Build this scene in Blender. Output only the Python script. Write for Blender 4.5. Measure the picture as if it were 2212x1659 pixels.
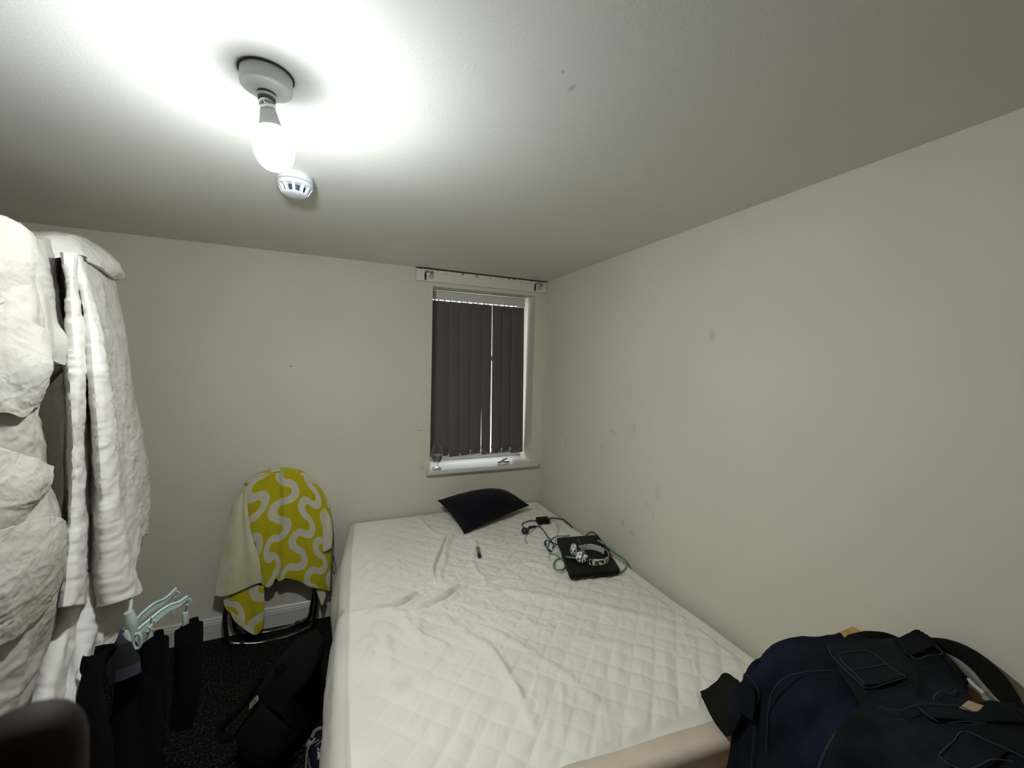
import bpy, bmesh, math, random
import numpy as np
from mathutils import Vector, Matrix
random.seed(4)
S = bpy.context.scene
COL = S.collection
for o in list(bpy.data.objects): bpy.data.objects.remove(o)

# ------------------------------------------------------------------ camera
FPX, PITCH, YAW, ROLL, CZ = 887.5, -.0515, .4021, .0270, 1.7465
CAM = np.array([0, 0, CZ])
_f = np.array([math.sin(YAW)*math.cos(PITCH), math.cos(YAW)*math.cos(PITCH), math.sin(PITCH)])
_r = np.array([math.cos(YAW), -math.sin(YAW), 0]); _u = np.cross(_r, _f)
_r2 = _r*math.cos(ROLL) + _u*math.sin(ROLL); _u2 = -_r*math.sin(ROLL) + _u*math.cos(ROLL)
cd = bpy.data.cameras.new('camera'); cam = bpy.data.objects.new('camera', cd); COL.objects.link(cam)
cd.sensor_width = 36; cd.sensor_fit = 'HORIZONTAL'; cd.lens = FPX/2212*36; cd.clip_start = .01
cd.dof.use_dof = True; cd.dof.focus_distance = 2.0; cd.dof.aperture_fstop = 14
cam.matrix_world = Matrix([[_r2[i], _u2[i], -_f[i], CAM[i]] for i in range(3)] + [[0, 0, 0, 1]])
S.camera = cam

# ------------------------------------------------------------------ world, exposure
w = bpy.data.worlds.new('overcast'); S.world = w; w.use_nodes = True
w.node_tree.nodes['Background'].inputs[0].default_value = (.93, .97, 1, 1)
w.node_tree.nodes['Background'].inputs[1].default_value = 3.0
S.view_settings.view_transform = 'Standard'; S.view_settings.look = 'None'
S.view_settings.gamma = 1; S.view_settings.use_curve_mapping = False
S.view_settings.exposure = 0.0
BULB = 875.0

# ------------------------------------------------------------------ a pixel of the photo -> a point on a plane of the room
def ray(x, y): return _f + _r2*(x-1106)/FPX - _u2*(y-829.5)/FPX
def at(ax, v, x, y):
    d = ray(x, y); return CAM + d*((v-CAM[ax])/d[ax])
def atx(v, x, y): return at(0, v, x, y)
def aty(v, x, y): return at(1, v, x, y)
def atz(v, x, y): return at(2, v, x, y)

# ------------------------------------------------------------------ noise
_rng = np.random.RandomState(7)
_perm = np.tile(_rng.permutation(256), 2)
_grad = _rng.normal(size=(256, 3)); _grad /= np.linalg.norm(_grad, axis=1)[:, None]
def pn(P):
    P = np.asarray(P, float); sh = P.shape[:-1]; P = P.reshape(-1, 3)
    I = np.floor(P).astype(int); F = P-I; U = F*F*F*(F*(F*6-15)+10); I &= 255
    out = np.zeros(len(P))
    for dx in (0, 1):
        for dy in (0, 1):
            for dz in (0, 1):
                h = _perm[_perm[_perm[(I[:, 0]+dx) & 255]+((I[:, 1]+dy) & 255)]+((I[:, 2]+dz) & 255)]
                g = _grad[h]; d = F-np.array([dx, dy, dz])
                wt = np.where(dx, U[:, 0], 1-U[:, 0])*np.where(dy, U[:, 1], 1-U[:, 1])*np.where(dz, U[:, 2], 1-U[:, 2])
                out += wt*(g*d).sum(1)
    return out.reshape(sh)
def crease(P, s, seed=0.):
    """sharp-edged crumple, roughly -.5..1"""
    Q = np.asarray(P)*s + seed
    W = np.stack([pn(Q*.7+11), pn(Q*.7+23), pn(Q*.7+37)], -1)*.9
    a = 1-2.6*np.abs(pn(Q+W)); b = 1-2.6*np.abs(pn((Q+W)*2.1+5.2))
    return .65*a + .35*b

# ------------------------------------------------------------------ curves and lofts
def catmull(pts, n):
    P = np.asarray(pts, float)
    if len(P) == 2: return P[0] + (P[1]-P[0])*np.linspace(0, 1, n)[:, None]
    d = np.r_[0, np.cumsum(np.linalg.norm(np.diff(P, axis=0), axis=1)+1e-6)]; d /= d[-1]
    return cat_t(P, d, np.linspace(0, 1, n))
def cat_t(P, k, t):
    """cubic Hermite through P at knots k, evaluated at t; P (n,...)"""
    P = np.asarray(P, float); k = np.asarray(k, float)
    m = np.zeros_like(P)
    e = (slice(None),)+(None,)*(P.ndim-1)
    dk = np.diff(k)[e]; sl = np.diff(P, axis=0)/dk
    m[1:-1] = (sl[:-1]*dk[1:]+sl[1:]*dk[:-1])/(dk[1:]+dk[:-1]); m[0] = sl[0]; m[-1] = sl[-1]
    i = np.clip(np.searchsorted(k, t, side='right')-1, 0, len(k)-2)
    h = (k[i+1]-k[i])[e]; u = ((t-k[i])/(k[i+1]-k[i]))[e]
    return ((2*u**3-3*u**2+1)*P[i] + (u**3-2*u**2+u)*h*m[i] + (-2*u**3+3*u**2)*P[i+1] + (u**3-u**2)*h*m[i+1])
def loft(cols, nu, nv, knots=None):
    C = np.stack([catmull(c, nv) for c in cols])                     # (cols, nv, 3)
    if knots is None:
        d = np.linalg.norm(np.diff(C, axis=0), axis=2).mean(1); knots = np.r_[0, np.cumsum(d+1e-6)]; knots /= knots[-1]
    return cat_t(C, knots, np.linspace(0, 1, nu))                    # (nu, nv, 3)
def gnormal(G):
    a = np.gradient(G, axis=0); b = np.gradient(G, axis=1); n = np.cross(a, b)
    return n/(np.linalg.norm(n, axis=-1, keepdims=True)+1e-9)
def toward_cam(G):
    n = gnormal(G); s = np.sign(((CAM-G)*n).sum(-1, keepdims=True).mean()); return n*s
def gfaces(nu, nv, off=0, wrap=False):
    i = np.arange(nu if wrap else nu-1)[:, None]; j = np.arange(nv-1)[None, :]
    i2 = (i+1) % nu
    return np.stack([i*nv+j, i2*nv+j, i2*nv+j+1, i*nv+j+1], -1).reshape(-1, 4)+off

# ------------------------------------------------------------------ mesh collecting
class MB:
    def __init__(s): s.v = []; s.f = []; s.n = 0; s.uv = []; s.mi = []
    def add(s, V, F, mi=0, uv=None):
        V = np.asarray(V, float).reshape(-1, 3)
        s.v.append(V); s.f += [tuple(int(a)+s.n for a in f) for f in F]; s.mi += [mi]*len(F)
        s.uv.append(np.zeros((len(V), 2)) if uv is None else np.asarray(uv).reshape(-1, 2)); s.n += len(V); return s
    def grid(s, G, mi=0, uvscale=None, wrap=False):
        nu, nv = G.shape[:2]
        uv = None
        if uvscale is not None:
            lu = np.r_[0, np.cumsum(np.linalg.norm(np.diff(G, axis=0), axis=2).mean(1))]
            lv = np.r_[0, np.cumsum(np.linalg.norm(np.diff(G, axis=1), axis=2).mean(0))]
            uv = np.stack(np.meshgrid(lu, lv, indexing='ij'), -1)
        return s.add(G.reshape(-1, 3), gfaces(nu, nv, 0, wrap), mi, uv)
    def box(s, c, d, rot=None, mi=0):
        c = np.array(c, float); d = np.array(d, float)/2
        V = np.array([[x, y, z] for x in (-1, 1) for y in (-1, 1) for z in (-1, 1)])*d
        if rot is not None: V = V@np.array(rot).T
        return s.add(V+c, [(0, 1, 3, 2), (4, 6, 7, 5), (0, 4, 5, 1), (2, 3, 7, 6), (0, 2, 6, 4), (1, 5, 7, 3)], mi)
    def prism(s, poly, axis, a, b, mi=0):
        """poly: 2-D outline in the two other axes; extruded along axis from a to b"""
        n = len(poly); V = []
        for t in (a, b):
            for p in poly:
                q = list(p); q.insert(axis, t); V.append(q)
        F = [(i, (i+1) % n, n+(i+1) % n, n+i) for i in range(n)] + [tuple(range(n))[::-1], tuple(range(n, 2*n))]
        return s.add(V, F, mi)
    def tube(s, pts, r, n=10, seg=None, smooth=True, closed=False, mi=0):
        P = np.asarray(pts, float)
        if closed: P = np.vstack([P, P[:1]])
        if smooth: P = catmull(P, seg or max(8, len(P)*8))
        if closed: P = P[:-1]
        T = np.gradient(P, axis=0) if not closed else (np.roll(P, -1, 0)-np.roll(P, 1, 0))
        T /= np.linalg.norm(T, axis=1)[:, None]+1e-12
        a = np.array([0, 0, 1.]) if abs(T[0][2]) < .9 else np.array([1., 0, 0])
        N = []; nn = a-T[0]*(a@T[0]); nn /= np.linalg.norm(nn)
        for t in T:
            nn = nn-t*(nn@t); nn /= np.linalg.norm(nn)+1e-12; N.append(nn)
        N = np.array(N); B = np.cross(T, N)
        R = np.broadcast_to(np.asarray(r, float), (len(P),)) if np.ndim(r) == 0 else np.interp(np.linspace(0, 1, len(P)), np.linspace(0, 1, len(r)), r)
        an = np.linspace(0, 2*np.pi, n, endpoint=False)
        V = P[:, None] + R[:, None, None]*(np.cos(an)[None, :, None]*N[:, None]+np.sin(an)[None, :, None]*B[:, None])
        L = len(P); F = []
        for i in range(L if closed else L-1):
            for j in range(n):
                i2 = (i+1) % L; j2 = (j+1) % n
                F.append((i*n+j, i*n+j2, i2*n+j2, i2*n+j))
        if not closed: F += [tuple(range(n))[::-1], tuple(range((L-1)*n, L*n))]
        return s.add(V, F, mi)
    def lathe(s, prof, c, n=40, axis=(0, 0, 1), mi=0, cap=True):
        """prof: list of (radius, height along axis)"""
        ax = Vector(axis).normalized(); q = Vector((0, 0, 1)).rotation_difference(ax).to_matrix()
        an = np.linspace(0, 2*np.pi, n, endpoint=False)
        V = np.array([[[r*math.cos(a), r*math.sin(a), h] for a in an] for r, h in prof])@np.array(q).T+np.array(c, float)
        L = len(prof); F = []
        for i in range(L-1):
            for j in range(n):
                j2 = (j+1) % n; F.append((i*n+j, i*n+j2, (i+1)*n+j2, (i+1)*n+j))
        if cap:
            F += [tuple(range(n))[::-1], tuple(range((L-1)*n, L*n))]
        return s.add(V, F, mi)
    def build(s, name, mat, parent=None, base=None, smooth=True, thick=0, bevel=0, subsurf=0, label=None):
        V = np.vstack(s.v)
        if parent is not None: base = ROOT[parent.name]
        elif base is None: base = np.array([(V[:, 0].min()+V[:, 0].max())/2, (V[:, 1].min()+V[:, 1].max())/2, V[:, 2].min()])
        base = np.array(base, float)
        me = bpy.data.meshes.new(name); me.from_pydata((V-base).tolist(), [], s.f); me.update()
        mats = mat if isinstance(mat, (list, tuple)) else [mat]
        for m in mats: me.materials.append(m)
        if len(mats) > 1: me.polygons.foreach_set('material_index', s.mi)
        uv = np.vstack(s.uv)
        if np.any(uv):
            ly = me.uv_layers.new(name='UVMap'); li = np.zeros(len(me.loops), int); me.loops.foreach_get('vertex_index', li)
            ly.data.foreach_set('uv', uv[li].astype(np.float32).ravel())
        if smooth: me.polygons.foreach_set('use_smooth', [True]*len(me.polygons))
        bm = bmesh.new(); bm.from_mesh(me); bmesh.ops.recalc_face_normals(bm, faces=bm.faces); bm.to_mesh(me); bm.free()
        o = bpy.data.objects.new(name, me); COL.objects.link(o)
        if parent is not None: o.parent = parent
        else: o.location = base
        ROOT[o.name] = base
        if smooth and not thick and not subsurf and s.n < 4000:
            pass
        if thick:
            m = o.modifiers.new('thickness', 'SOLIDIFY'); m.thickness = thick; m.offset = 0
        if bevel:
            m = o.modifiers.new('bevel', 'BEVEL'); m.width = bevel; m.segments = 2; m.limit_method = 'ANGLE'
        if subsurf:
            m = o.modifiers.new('subdivision', 'SUBSURF'); m.levels = subsurf; m.render_levels = subsurf
        if smooth and not subsurf and not bevel:
            try: me.set_sharp_from_angle(angle=math.radians(50))
            except Exception: pass
        if label: o['label'] = label
        return o
ROOT = {}
def thing(name, label, cat, base, group=None):
    o = bpy.data.objects.new(name, None); COL.objects.link(o); o.empty_display_size = .05
    o.location = base; ROOT[o.name] = np.array(base, float)
    return tag(o, label, cat, group)
def tag(o, label, cat, group=None):
    o['label'] = label; o['category'] = cat
    if group: o['group'] = group
    return o
def struct(o): o['kind'] = 'structure'; return o

# ------------------------------------------------------------------ materials
def lin(c): return tuple(((x/255/12.92) if x/255 <= .04045 else ((x/255+.055)/1.055)**2.4) for x in c)+(1,)
class NT:
    def __init__(s, name):
        s.m = bpy.data.materials.new(name); s.m.use_nodes = True; s.t = s.m.node_tree
        s.b = s.t.nodes['Principled BSDF']; s.out = s.t.nodes['Material Output']
    def n(s, typ, **k):
        nd = s.t.nodes.new(typ)
        for a, v in k.items(): setattr(nd, a, v)
        return nd
    def l(s, a, b): s.t.links.new(a, b)
    def math(s, op, a, b=None, clamp=False):
        nd = s.n('ShaderNodeMath', operation=op, use_clamp=clamp)
        for i, v in enumerate((a, b)):
            if v is None: continue
            if isinstance(v, (int, float)): nd.inputs[i].default_value = v
            else: s.l(v, nd.inputs[i])
        return nd.outputs[0]
    def pos(s): return s.n('ShaderNodeNewGeometry').outputs['Position']
    def obj(s): return s.n('ShaderNodeTexCoord').outputs['Object']
    def noise(s, scale, detail=3, vec=None, rough=.5):
        nd = s.n('ShaderNodeTexNoise'); nd.inputs['Scale'].default_value = scale; nd.inputs['Detail'].default_value = detail; nd.inputs['Roughness'].default_value = rough
        s.l(vec if vec is not None else s.obj(), nd.inputs['Vector']); return nd.outputs['Fac']
    def mix(s, f, a, b):
        nd = s.n('ShaderNodeMix', data_type='RGBA')
        for i, v in ((0, f), (6, a), (7, b)):
            if isinstance(v, (int, float, tuple)): nd.inputs[i].default_value = v
            else: s.l(v, nd.inputs[i])
        return nd.outputs[2]
    def ramp(s, f, lo, hi):
        nd = s.n('ShaderNodeMapRange', interpolation_type='SMOOTHSTEP'); s.l(f, nd.inputs[0]); nd.inputs[1].default_value = lo; nd.inputs[2].default_value = hi
        return nd.outputs[0]
    def bump(s, h, strength=.3, dist=.002, nrm=None):
        nd = s.n('ShaderNodeBump'); nd.inputs['Strength'].default_value = strength; nd.inputs['Distance'].default_value = dist
        s.l(h, nd.inputs['Height'])
        if nrm is not None: s.l(nrm, nd.inputs['Normal'])
        s.l(nd.outputs[0], s.b.inputs['Normal']); return nd.outputs[0]
    def col(s, c):
        if isinstance(c, tuple): s.b.inputs['Base Color'].default_value = c
        else: s.l(c, s.b.inputs['Base Color'])
def plain(name, rgb, rough=.5, metal=0, spec=.5):
    t = NT(name); t.col(lin(rgb)); t.b.inputs['Roughness'].default_value = rough; t.b.inputs['Metallic'].default_value = metal
    t.b.inputs['Specular IOR Level'].default_value = spec; return t.m
def fabric(name, rgb, rgb2=None, var=6, weave=700, strength=.35, crumple=0, rough=.95, sheen=0, cscale=14):
    t = NT(name); a = lin(rgb); b = lin(rgb2 or tuple(x*.86 for x in rgb))
    t.col(t.mix(t.ramp(t.noise(var, 4), .35, .7), a, b))
    t.b.inputs['Roughness'].default_value = rough; t.b.inputs['Specular IOR Level'].default_value = .15
    if sheen: t.b.inputs['Sheen Weight'].default_value = sheen
    n1 = t.bump(t.noise(weave, 2), strength, .001)
    if crumple:
        v = t.n('ShaderNodeTexNoise'); v.noise_type = 'RIDGED_MULTIFRACTAL'; v.inputs['Scale'].default_value = cscale; v.inputs['Detail'].default_value = 3
        t.l(t.obj(), v.inputs['Vector']); t.bump(v.outputs['Fac'], crumple, .006, n1)
    return t.m
def wall_mat(name, rgb, stains=(), bump=.22):
    """painted plaster; stains: (centre, half-size xyz, strength, colour)"""
    t = NT(name); p = t.pos()
    c = t.mix(t.ramp(t.noise(1.7, 4, p), .3, .75), lin(rgb), lin(tuple(x*.975 for x in rgb)))
    for ctr, hs, st, sc in stains:
        mp = t.n('ShaderNodeVectorMath', operation='SUBTRACT'); t.l(p, mp.inputs[0]); mp.inputs[1].default_value = ctr
        dv = t.n('ShaderNodeVectorMath', operation='DIVIDE'); t.l(mp.outputs[0], dv.inputs[0]); dv.inputs[1].default_value = hs
        ln = t.n('ShaderNodeVectorMath', operation='LENGTH'); t.l(dv.outputs[0], ln.inputs[0])
        nz = t.noise(60/ (1+40*max(hs)) + 12, 3, p)
        d = t.math('ADD', ln.outputs['Value'], t.math('MULTIPLY', t.math('SUBTRACT', nz, .5), 1.1))
        f = t.n('ShaderNodeMapRange', interpolation_type='SMOOTHSTEP'); t.l(d, f.inputs[0]); f.inputs[1].default_value = 1.0; f.inputs[2].default_value = .2
        f.inputs[3].default_value = 0; f.inputs[4].default_value = st if st > .8 else st*.75
        c = t.mix(f.outputs[0], c, lin(sc))
    t.col(c); t.b.inputs['Roughness'].default_value = .7; t.b.inputs['Specular IOR Level'].default_value = .25
    t.bump(t.noise(140, 3, p), bump, .0015)
    return t.m

R, D, ZC = 1.5345, 2.965, 2.40                   # right wall, back wall, ceiling
XL, YF = -1.78, -1.7                             # left wall, wall behind the camera
GREY = (70, 66, 60)
def st(ax, v, px, py, hs, s, c=GREY): return (tuple(at(ax, v, px, py)), hs, s, c)
M = {}
M['wall'] = wall_mat('painted_wall_back', (214, 209, 192), [
    st(1, D, 629, 791, (.007, .05, .006), .95, (20, 18, 16)), st(1, D, 905, 930, (.05, .05, .006), .35), st(1, D, 925, 927, (.02, .05, .004), .4),
    st(1, D, 912, 1010, (.03, .05, .05), .18), st(1, D, 800, 1107, (.03, .05, .006), .3)])
M['wall_r'] = wall_mat('painted_wall_right', (215, 210, 193), [
    st(0, R, 1538, 722, (.05, .022, .05), .22), st(0, R, 1369, 925, (.05, .02, .045), .2), st(0, R, 1325, 935, (.05, .05, .025), .18),
    st(0, R, 1300, 965, (.05, .03, .03), .13), st(0, R, 1215, 937, (.05, .006, .012), .9, (30, 28, 26)), st(0, R, 1222, 955, (.05, .03, .06), .12),
    st(0, R, 1420, 1065, (.05, .03, .05), .12), st(0, R, 1345, 1130, (.05, .012, .03), .3), st(0, R, 1320, 1118, (.05, .03, .006), .3),
    st(0, R, 1365, 1150, (.05, .04, .02), .2), st(0, R, 1397, 1090, (.05, .012, .03), .18), st(0, R, 1410, 1115, (.05, .012, .03), .12),
    st(0, R, 1300, 1110, (.05, .12, .05), .08)])
M['ceil'] = wall_mat('painted_ceiling', (222, 222, 216), [
    st(2, ZC, 1216, 155, (.006, .008, .05), .6), st(2, ZC, 1235, 190, (.012, .02, .05), .35), st(2, ZC, 523, 181, (.008, .006, .05), .95, (10, 12, 14)),
    st(2, ZC, 920, 573, (.06, .03, .05), .25), st(2, ZC, 1155, 600, (.05, .05, .05), .25), st(2, ZC, 1185, 330, (.02, .03, .05), .08)], .3)
M['white'] = plain('white_gloss_paint', (205, 203, 194), .35)
M['plastic'] = plain('white_plastic', (225, 226, 222), .4)
M['upvc'] = plain('white_window_plastic', (225, 228, 228), .35)
t = NT('dark_carpet'); p = t.pos()
t.col(t.mix(t.ramp(t.noise(95, 4, p, .7), .46, .72), lin((20, 20, 21)), lin((78, 77, 74))))
t.b.inputs['Roughness'].default_value = 1; t.b.inputs['Specular IOR Level'].default_value = .05; t.bump(t.noise(240, 4, p), 1, .012); M['carpet'] = t.m

# ------------------------------------------------------------------ room shell
mb = MB(); mb.box(((XL+R)/2, (YF+D)/2, -.05), (R-XL+.4, D-YF+.5, .1)); struct(mb.build('floor', M['carpet'], smooth=False))
mb = MB(); mb.box(((XL+R)/2, (YF+D)/2, ZC+.05), (R-XL+.4, D-YF+.5, .1)); struct(mb.build('ceiling', M['ceil'], smooth=False))
mb = MB(); mb.box((R+.1, (YF+D)/2, ZC/2), (.2, D-YF+.4, ZC)); struct(mb.build('wall_right', M['wall_r'], smooth=False))
mb = MB(); mb.box((XL-.1, (YF+D)/2, ZC/2), (.2, D-YF+.4, ZC)); struct(mb.build('wall_left', M['wall'], smooth=False))
mb = MB(); mb.box(((XL+R)/2, YF-.1, ZC/2), (R-XL, .2, ZC)); struct(mb.build('wall_front', M['wall'], smooth=False))
WX0, WX1, WZ0, WZ1, WT = .625, 1.443, .945, 2.280, .30
mb = MB()
for (x0, x1, z0, z1) in ((XL, WX0, 0, ZC), (WX1, R, 0, ZC), (WX0, WX1, 0, WZ0), (WX0, WX1, WZ1, ZC)):
    mb.box(((x0+x1)/2, D+WT/2, (z0+z1)/2), (x1-x0, WT, z1-z0))
struct(mb.build('wall_back', M['wall'], smooth=False))

# window: frame, sash, panes
YW = D+.235
t = NT('window_glass'); t.b.inputs['Roughness'].default_value = .02; t.col((.9, .95, .95, 1)); t.b.inputs['Metallic'].default_value = 1
tp = t.n('ShaderNodeBsdfTransparent'); tp.inputs[0].default_value = (.97, .985, .985, 1); mx = t.n('ShaderNodeMixShader'); mx.inputs[0].default_value = .07
t.l(tp.outputs[0], mx.inputs[1]); t.l(t.b.outputs[0], mx.inputs[2]); t.l(mx.outputs[0], t.out.inputs[0]); M['glass'] = t.m
mb = MB()
fw = .026
def ring(mb, x0, x1, z0, z1, w, y0, y1):
    for (a, b, c, d) in ((x0, x0+w, z0, z1), (x1-w, x1, z0, z1), (x0+w, x1-w, z0, z0+w), (x0+w, x1-w, z1-w, z1)):
        mb.box(((a+b)/2, (y0+y1)/2, (c+d)/2), (b-a, y1-y0, d-c))
win = thing('window_1', 'tall white framed window behind the dark vertical blind', 'window', (1.03, YW, WZ0)); struct(win)
mb = MB(); ring(mb, WX0, WX1, WZ0, WZ1, fw, YW-.0, YW+.05); mb.build('window_frame', M['upvc'], win, bevel=.004, smooth=False)
mb = MB(); ring(mb, WX0+fw, WX1-fw, WZ0+fw, 1.78, .022, YW+.01, YW+.045); ring(mb, WX0+fw, WX1-fw, 1.78, WZ1-fw, .022, YW+.01, YW+.045)
mb.build('sash', M['upvc'], win, bevel=.004, smooth=False)
mb = MB(); mb.box((1.034, YW+.025, 1.375), (.73, .006, .79)); mb.box((1.034, YW+.025, 2.017), (.73, .006, .45)); mb.build('window_pane', M['glass'], win, smooth=False)
mb2 = MB(); mb2.prism([(D-.040, .915), (D-.046, .922), (D-.047, .932), (D-.044, .942), (D-.036, .947), (YW, .952), (YW, .915)], 0, WX0+.001, WX1-.001)
mb2.prism([(D-.040, .915), (D-.046, .922), (D-.047, .932), (D-.044, .942), (D-.036, .947), (D-.001, .948), (D-.001, .915)], 0, .593, WX0+.001)
mb2.prism([(D-.040, .915), (D-.046, .922), (D-.047, .932), (D-.044, .942), (D-.036, .947), (D-.001, .948), (D-.001, .915)], 0, WX1-.001, 1.489)
mb2.build('window_sill', M['white'], win, smooth=False)

# baseboards
bp = [(0, 0), (-.018, 0), (-.018, .092), (-.015, .098), (-.016, .104), (-.011, .112), (-.011, .120), (-.005, .127), (0, .129)]
mb = MB(); mb.prism([(D+a, b) for a, b in bp], 0, XL, R); struct(mb.build('baseboard_back', M['white'], smooth=False))
mb = MB(); mb.prism([(R+a, b) for a, b in bp], 1, YF, D-.02); struct(mb.build('baseboard_right', M['white'], smooth=False))
mb = MB(); mb.prism([(XL-a, b) for a, b in bp], 1, YF, D-.02); struct(mb.build('baseboard_left', M['white'], smooth=False))

# painted batten over the window, with the gap and flaking paint along its top edge
t = NT('chipped_batten_paint'); p = t.pos(); sep = t.n('ShaderNodeSeparateXYZ'); t.l(p, sep.inputs[0])
zz = t.ramp(sep.outputs[2], 2.355, 2.395); ch = t.math('MULTIPLY', t.ramp(t.noise(45, 4, p), .56, .64), zz, True)
t.col(t.mix(ch, lin((222, 217, 205)), lin((86, 78, 66)))); t.b.inputs['Roughness'].default_value = .55; M['batten'] = t.m
M['gap'] = plain('gap_shade_brown', (48, 36, 28), .9)
bat = thing('trim_1', 'painted batten with chipped upper edge fixed above the window', 'trim', (1.016, D, 2.307)); struct(bat)
mb = MB(); mb.box((1.016, D-.013, 2.3485), (1.028, .026, .083)); mb.build('batten', M['batten'], bat, bevel=.003, smooth=False)
mb = MB(); mb.box((1.018, D-.009, 2.395), (1.026, .018, .009)); mb.build('gap_shade_strip', M['gap'], bat, smooth=False)  # dark brown strip stands in for the shade in the gap above the batten

# curtain pole brackets
M['steel'] = plain('dull_steel', (150, 150, 148), .35, 1)
M['dmetal'] = plain('tarnished_metal', (70, 66, 60), .45, .8)
M['disc'] = plain('old_white_plastic', (176, 174, 166), .5)
def bracket(px, py, label, side):
    c = aty(D-.022, px, py); b = thing('curtain_bracket', label, 'bracket', c, 'curtain brackets on the batten')
    mb = MB(); mb.lathe([(.0, 0), (.017, 0), (.018, .003), (.016, .008), (0, .009)], c+np.array([side*.022, 0, -.008]), 20, (0, -1, 0)); mb.build('rose_plate', M['disc'], b)
    mb = MB(); mb.box(c+np.array([-side*.02, -.004, -.012]), (.012, .008, .05)); mb.box(c+np.array([-side*.02, -.004, -.012]), (.016, .006, .018)); mb.build('back_plate', M['dmetal'], b, bevel=.001, smooth=False)
    mb = MB(); q = c+np.array([-side*.02, -.006, .012])
    mb.tube([q, q+np.array([0, -.02, .006]), q+np.array([side*.02, -.035, .004]), q+np.array([side*.036, -.036, -.008]), q+np.array([side*.042, -.03, .008])], .0055, 8); mb.build('hook_arm', M['steel'], b)
bracket(925, 594, 'metal curtain bracket at the left end of the batten above the window', 1)
bracket(1160, 619, 'metal curtain bracket at the right end of the batten near the corner', 1)

# ------------------------------------------------------------------ ceiling lamp
LX, LY = -.155, 1.142
t = NT('lit_bulb'); t.t.nodes.remove(t.b); e = t.n('ShaderNodeEmission'); e.inputs[0].default_value = (.935, .985, 1, 1); t.l(e.outputs[0], t.out.inputs[0]); M['bulb'] = t.m
sp = t.n('ShaderNodeSeparateXYZ'); t.l(t.n('ShaderNodeNewGeometry').outputs['Normal'], sp.inputs[0])       # the diodes face down: less comes out near the neck
t.l(t.math('MULTIPLY', t.math('ADD', t.math('MULTIPLY', t.ramp(sp.outputs[2], .10, -.32), .985), .015), BULB), e.inputs[1])
M['rose'] = plain('lamp_white_plastic', (196, 198, 197), .4)
M['ring'] = plain('dark_grey_gap', (62, 68, 72), .6)
M['cap'] = plain('bulb_metal_cap', (190, 190, 186), .3, 1)
lamp = thing('ceiling_light', 'bare glowing white bulb in a round white ceiling batten holder', 'ceiling light', (LX, LY, ZC))
mb = MB(); mb.lathe([(.0, 0), (.0575, 0), (.0575, -.003), (.0, -.003)], (LX, LY, ZC), 64); mb.build('backing_ring', M['ring'], lamp)
mb = MB(); mb.lathe([(.0, -.003), (.054, -.003), (.0545, -.028), (.053, -.032), (.048, -.035), (.036, -.037), (.028, -.040), (.022, -.042), (.0, -.042)], (LX, LY, ZC), 64); mb.build('ceiling_rose', M['rose'], lamp)
mb = MB(); mb.lathe([(0, -.041), (.019, -.041), (.0195, -.047), (0, -.047)], (LX, LY, ZC), 40); mb.lathe([(0, -.053), (.0185, -.053), (.018, -.060), (0, -.060)], (LX, LY, ZC), 40); mb.build('holder_gasket', M['ring'], lamp)
mb = MB(); mb.lathe([(0, -.047), (.0195, -.047), (.0195, -.053), (0, -.053)], (LX, LY, ZC), 40); mb.build('lamp_holder', M['rose'], lamp)
mb = MB(); ax = np.array([.020, .004, -.15]); ax = ax/np.linalg.norm(ax); b0 = np.array([LX, LY, ZC-.060])
mb.lathe([(0, 0), (.0165, 0), (.0165, .008), (.0175, .009), (.0165, .011), (.0165, .019), (.0175, .021), (0, .021)], b0, 32, ax); mb.tube([b0+ax*.004+np.array([-.004, -.0165, 0]), b0+ax*.012+np.array([-.004, -.017, 0]), b0+ax*.012+np.array([.003, -.017, 0])], .0016, 6, smooth=False)
cp = mb.build('bulb_cap', M['cap'], lamp)
mb = MB(); mb.lathe([(0, .020), (.0165, .020), (.018, .026), (.0195, .034), (.022, .046), (.0255, .057), (.028, .062), (0, .062)], b0, 40, ax); mb.build('bulb_base', M['rose'], lamp)
mb = MB(); pr = [(.0285, .060)]
for k in range(1, 15):
    a = math.pi*(.20+.80*k/14)
    pr.append((max(.0430*math.sin(a)**.85, .0005), .107-.047*math.cos(a)))
mb.lathe(pr, b0, 24, ax); mb.build('bulb_globe', M['bulb'], lamp, label='lit white globe')

# ------------------------------------------------------------------ smoke detector
SX, SY = -.144, 1.715
M['alarm'] = plain('alarm_white_plastic', (196, 201, 205), .35)
M['slot'] = plain('alarm_dark_chamber', (34, 46, 64), .6)
sm = thing('smoke_detector', 'round white slotted smoke detector on the ceiling beyond the bulb', 'smoke detector', (SX, SY, ZC))
mb = MB(); mb.lathe([(0, 0), (.056, 0), (.059, -.004), (.060, -.026), (0, -.026)], (SX, SY, ZC), 48); mb.build('mounting_base', M['alarm'], sm)
mb = MB(); mb.lathe([(0, -.0275), (.0585, -.0275), (.0585, -.040), (.052, -.043), (0, -.043)], (SX, SY, ZC), 48); mb.build('detector_body', M['alarm'], sm)
mb = MB(); mb.lathe([(0, -.0260), (.0565, -.0260), (.0565, -.0277), (0, -.0277)], (SX, SY, ZC), 48); mb.build('seam', M['slot'], sm)
mb = MB(); mb.lathe([(0, -.043), (.036, -.043), (.030, -.064), (0, -.064)], (SX, SY, ZC), 40); mb.build('sensor_chamber', M['slot'], sm)
mb = MB()
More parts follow.
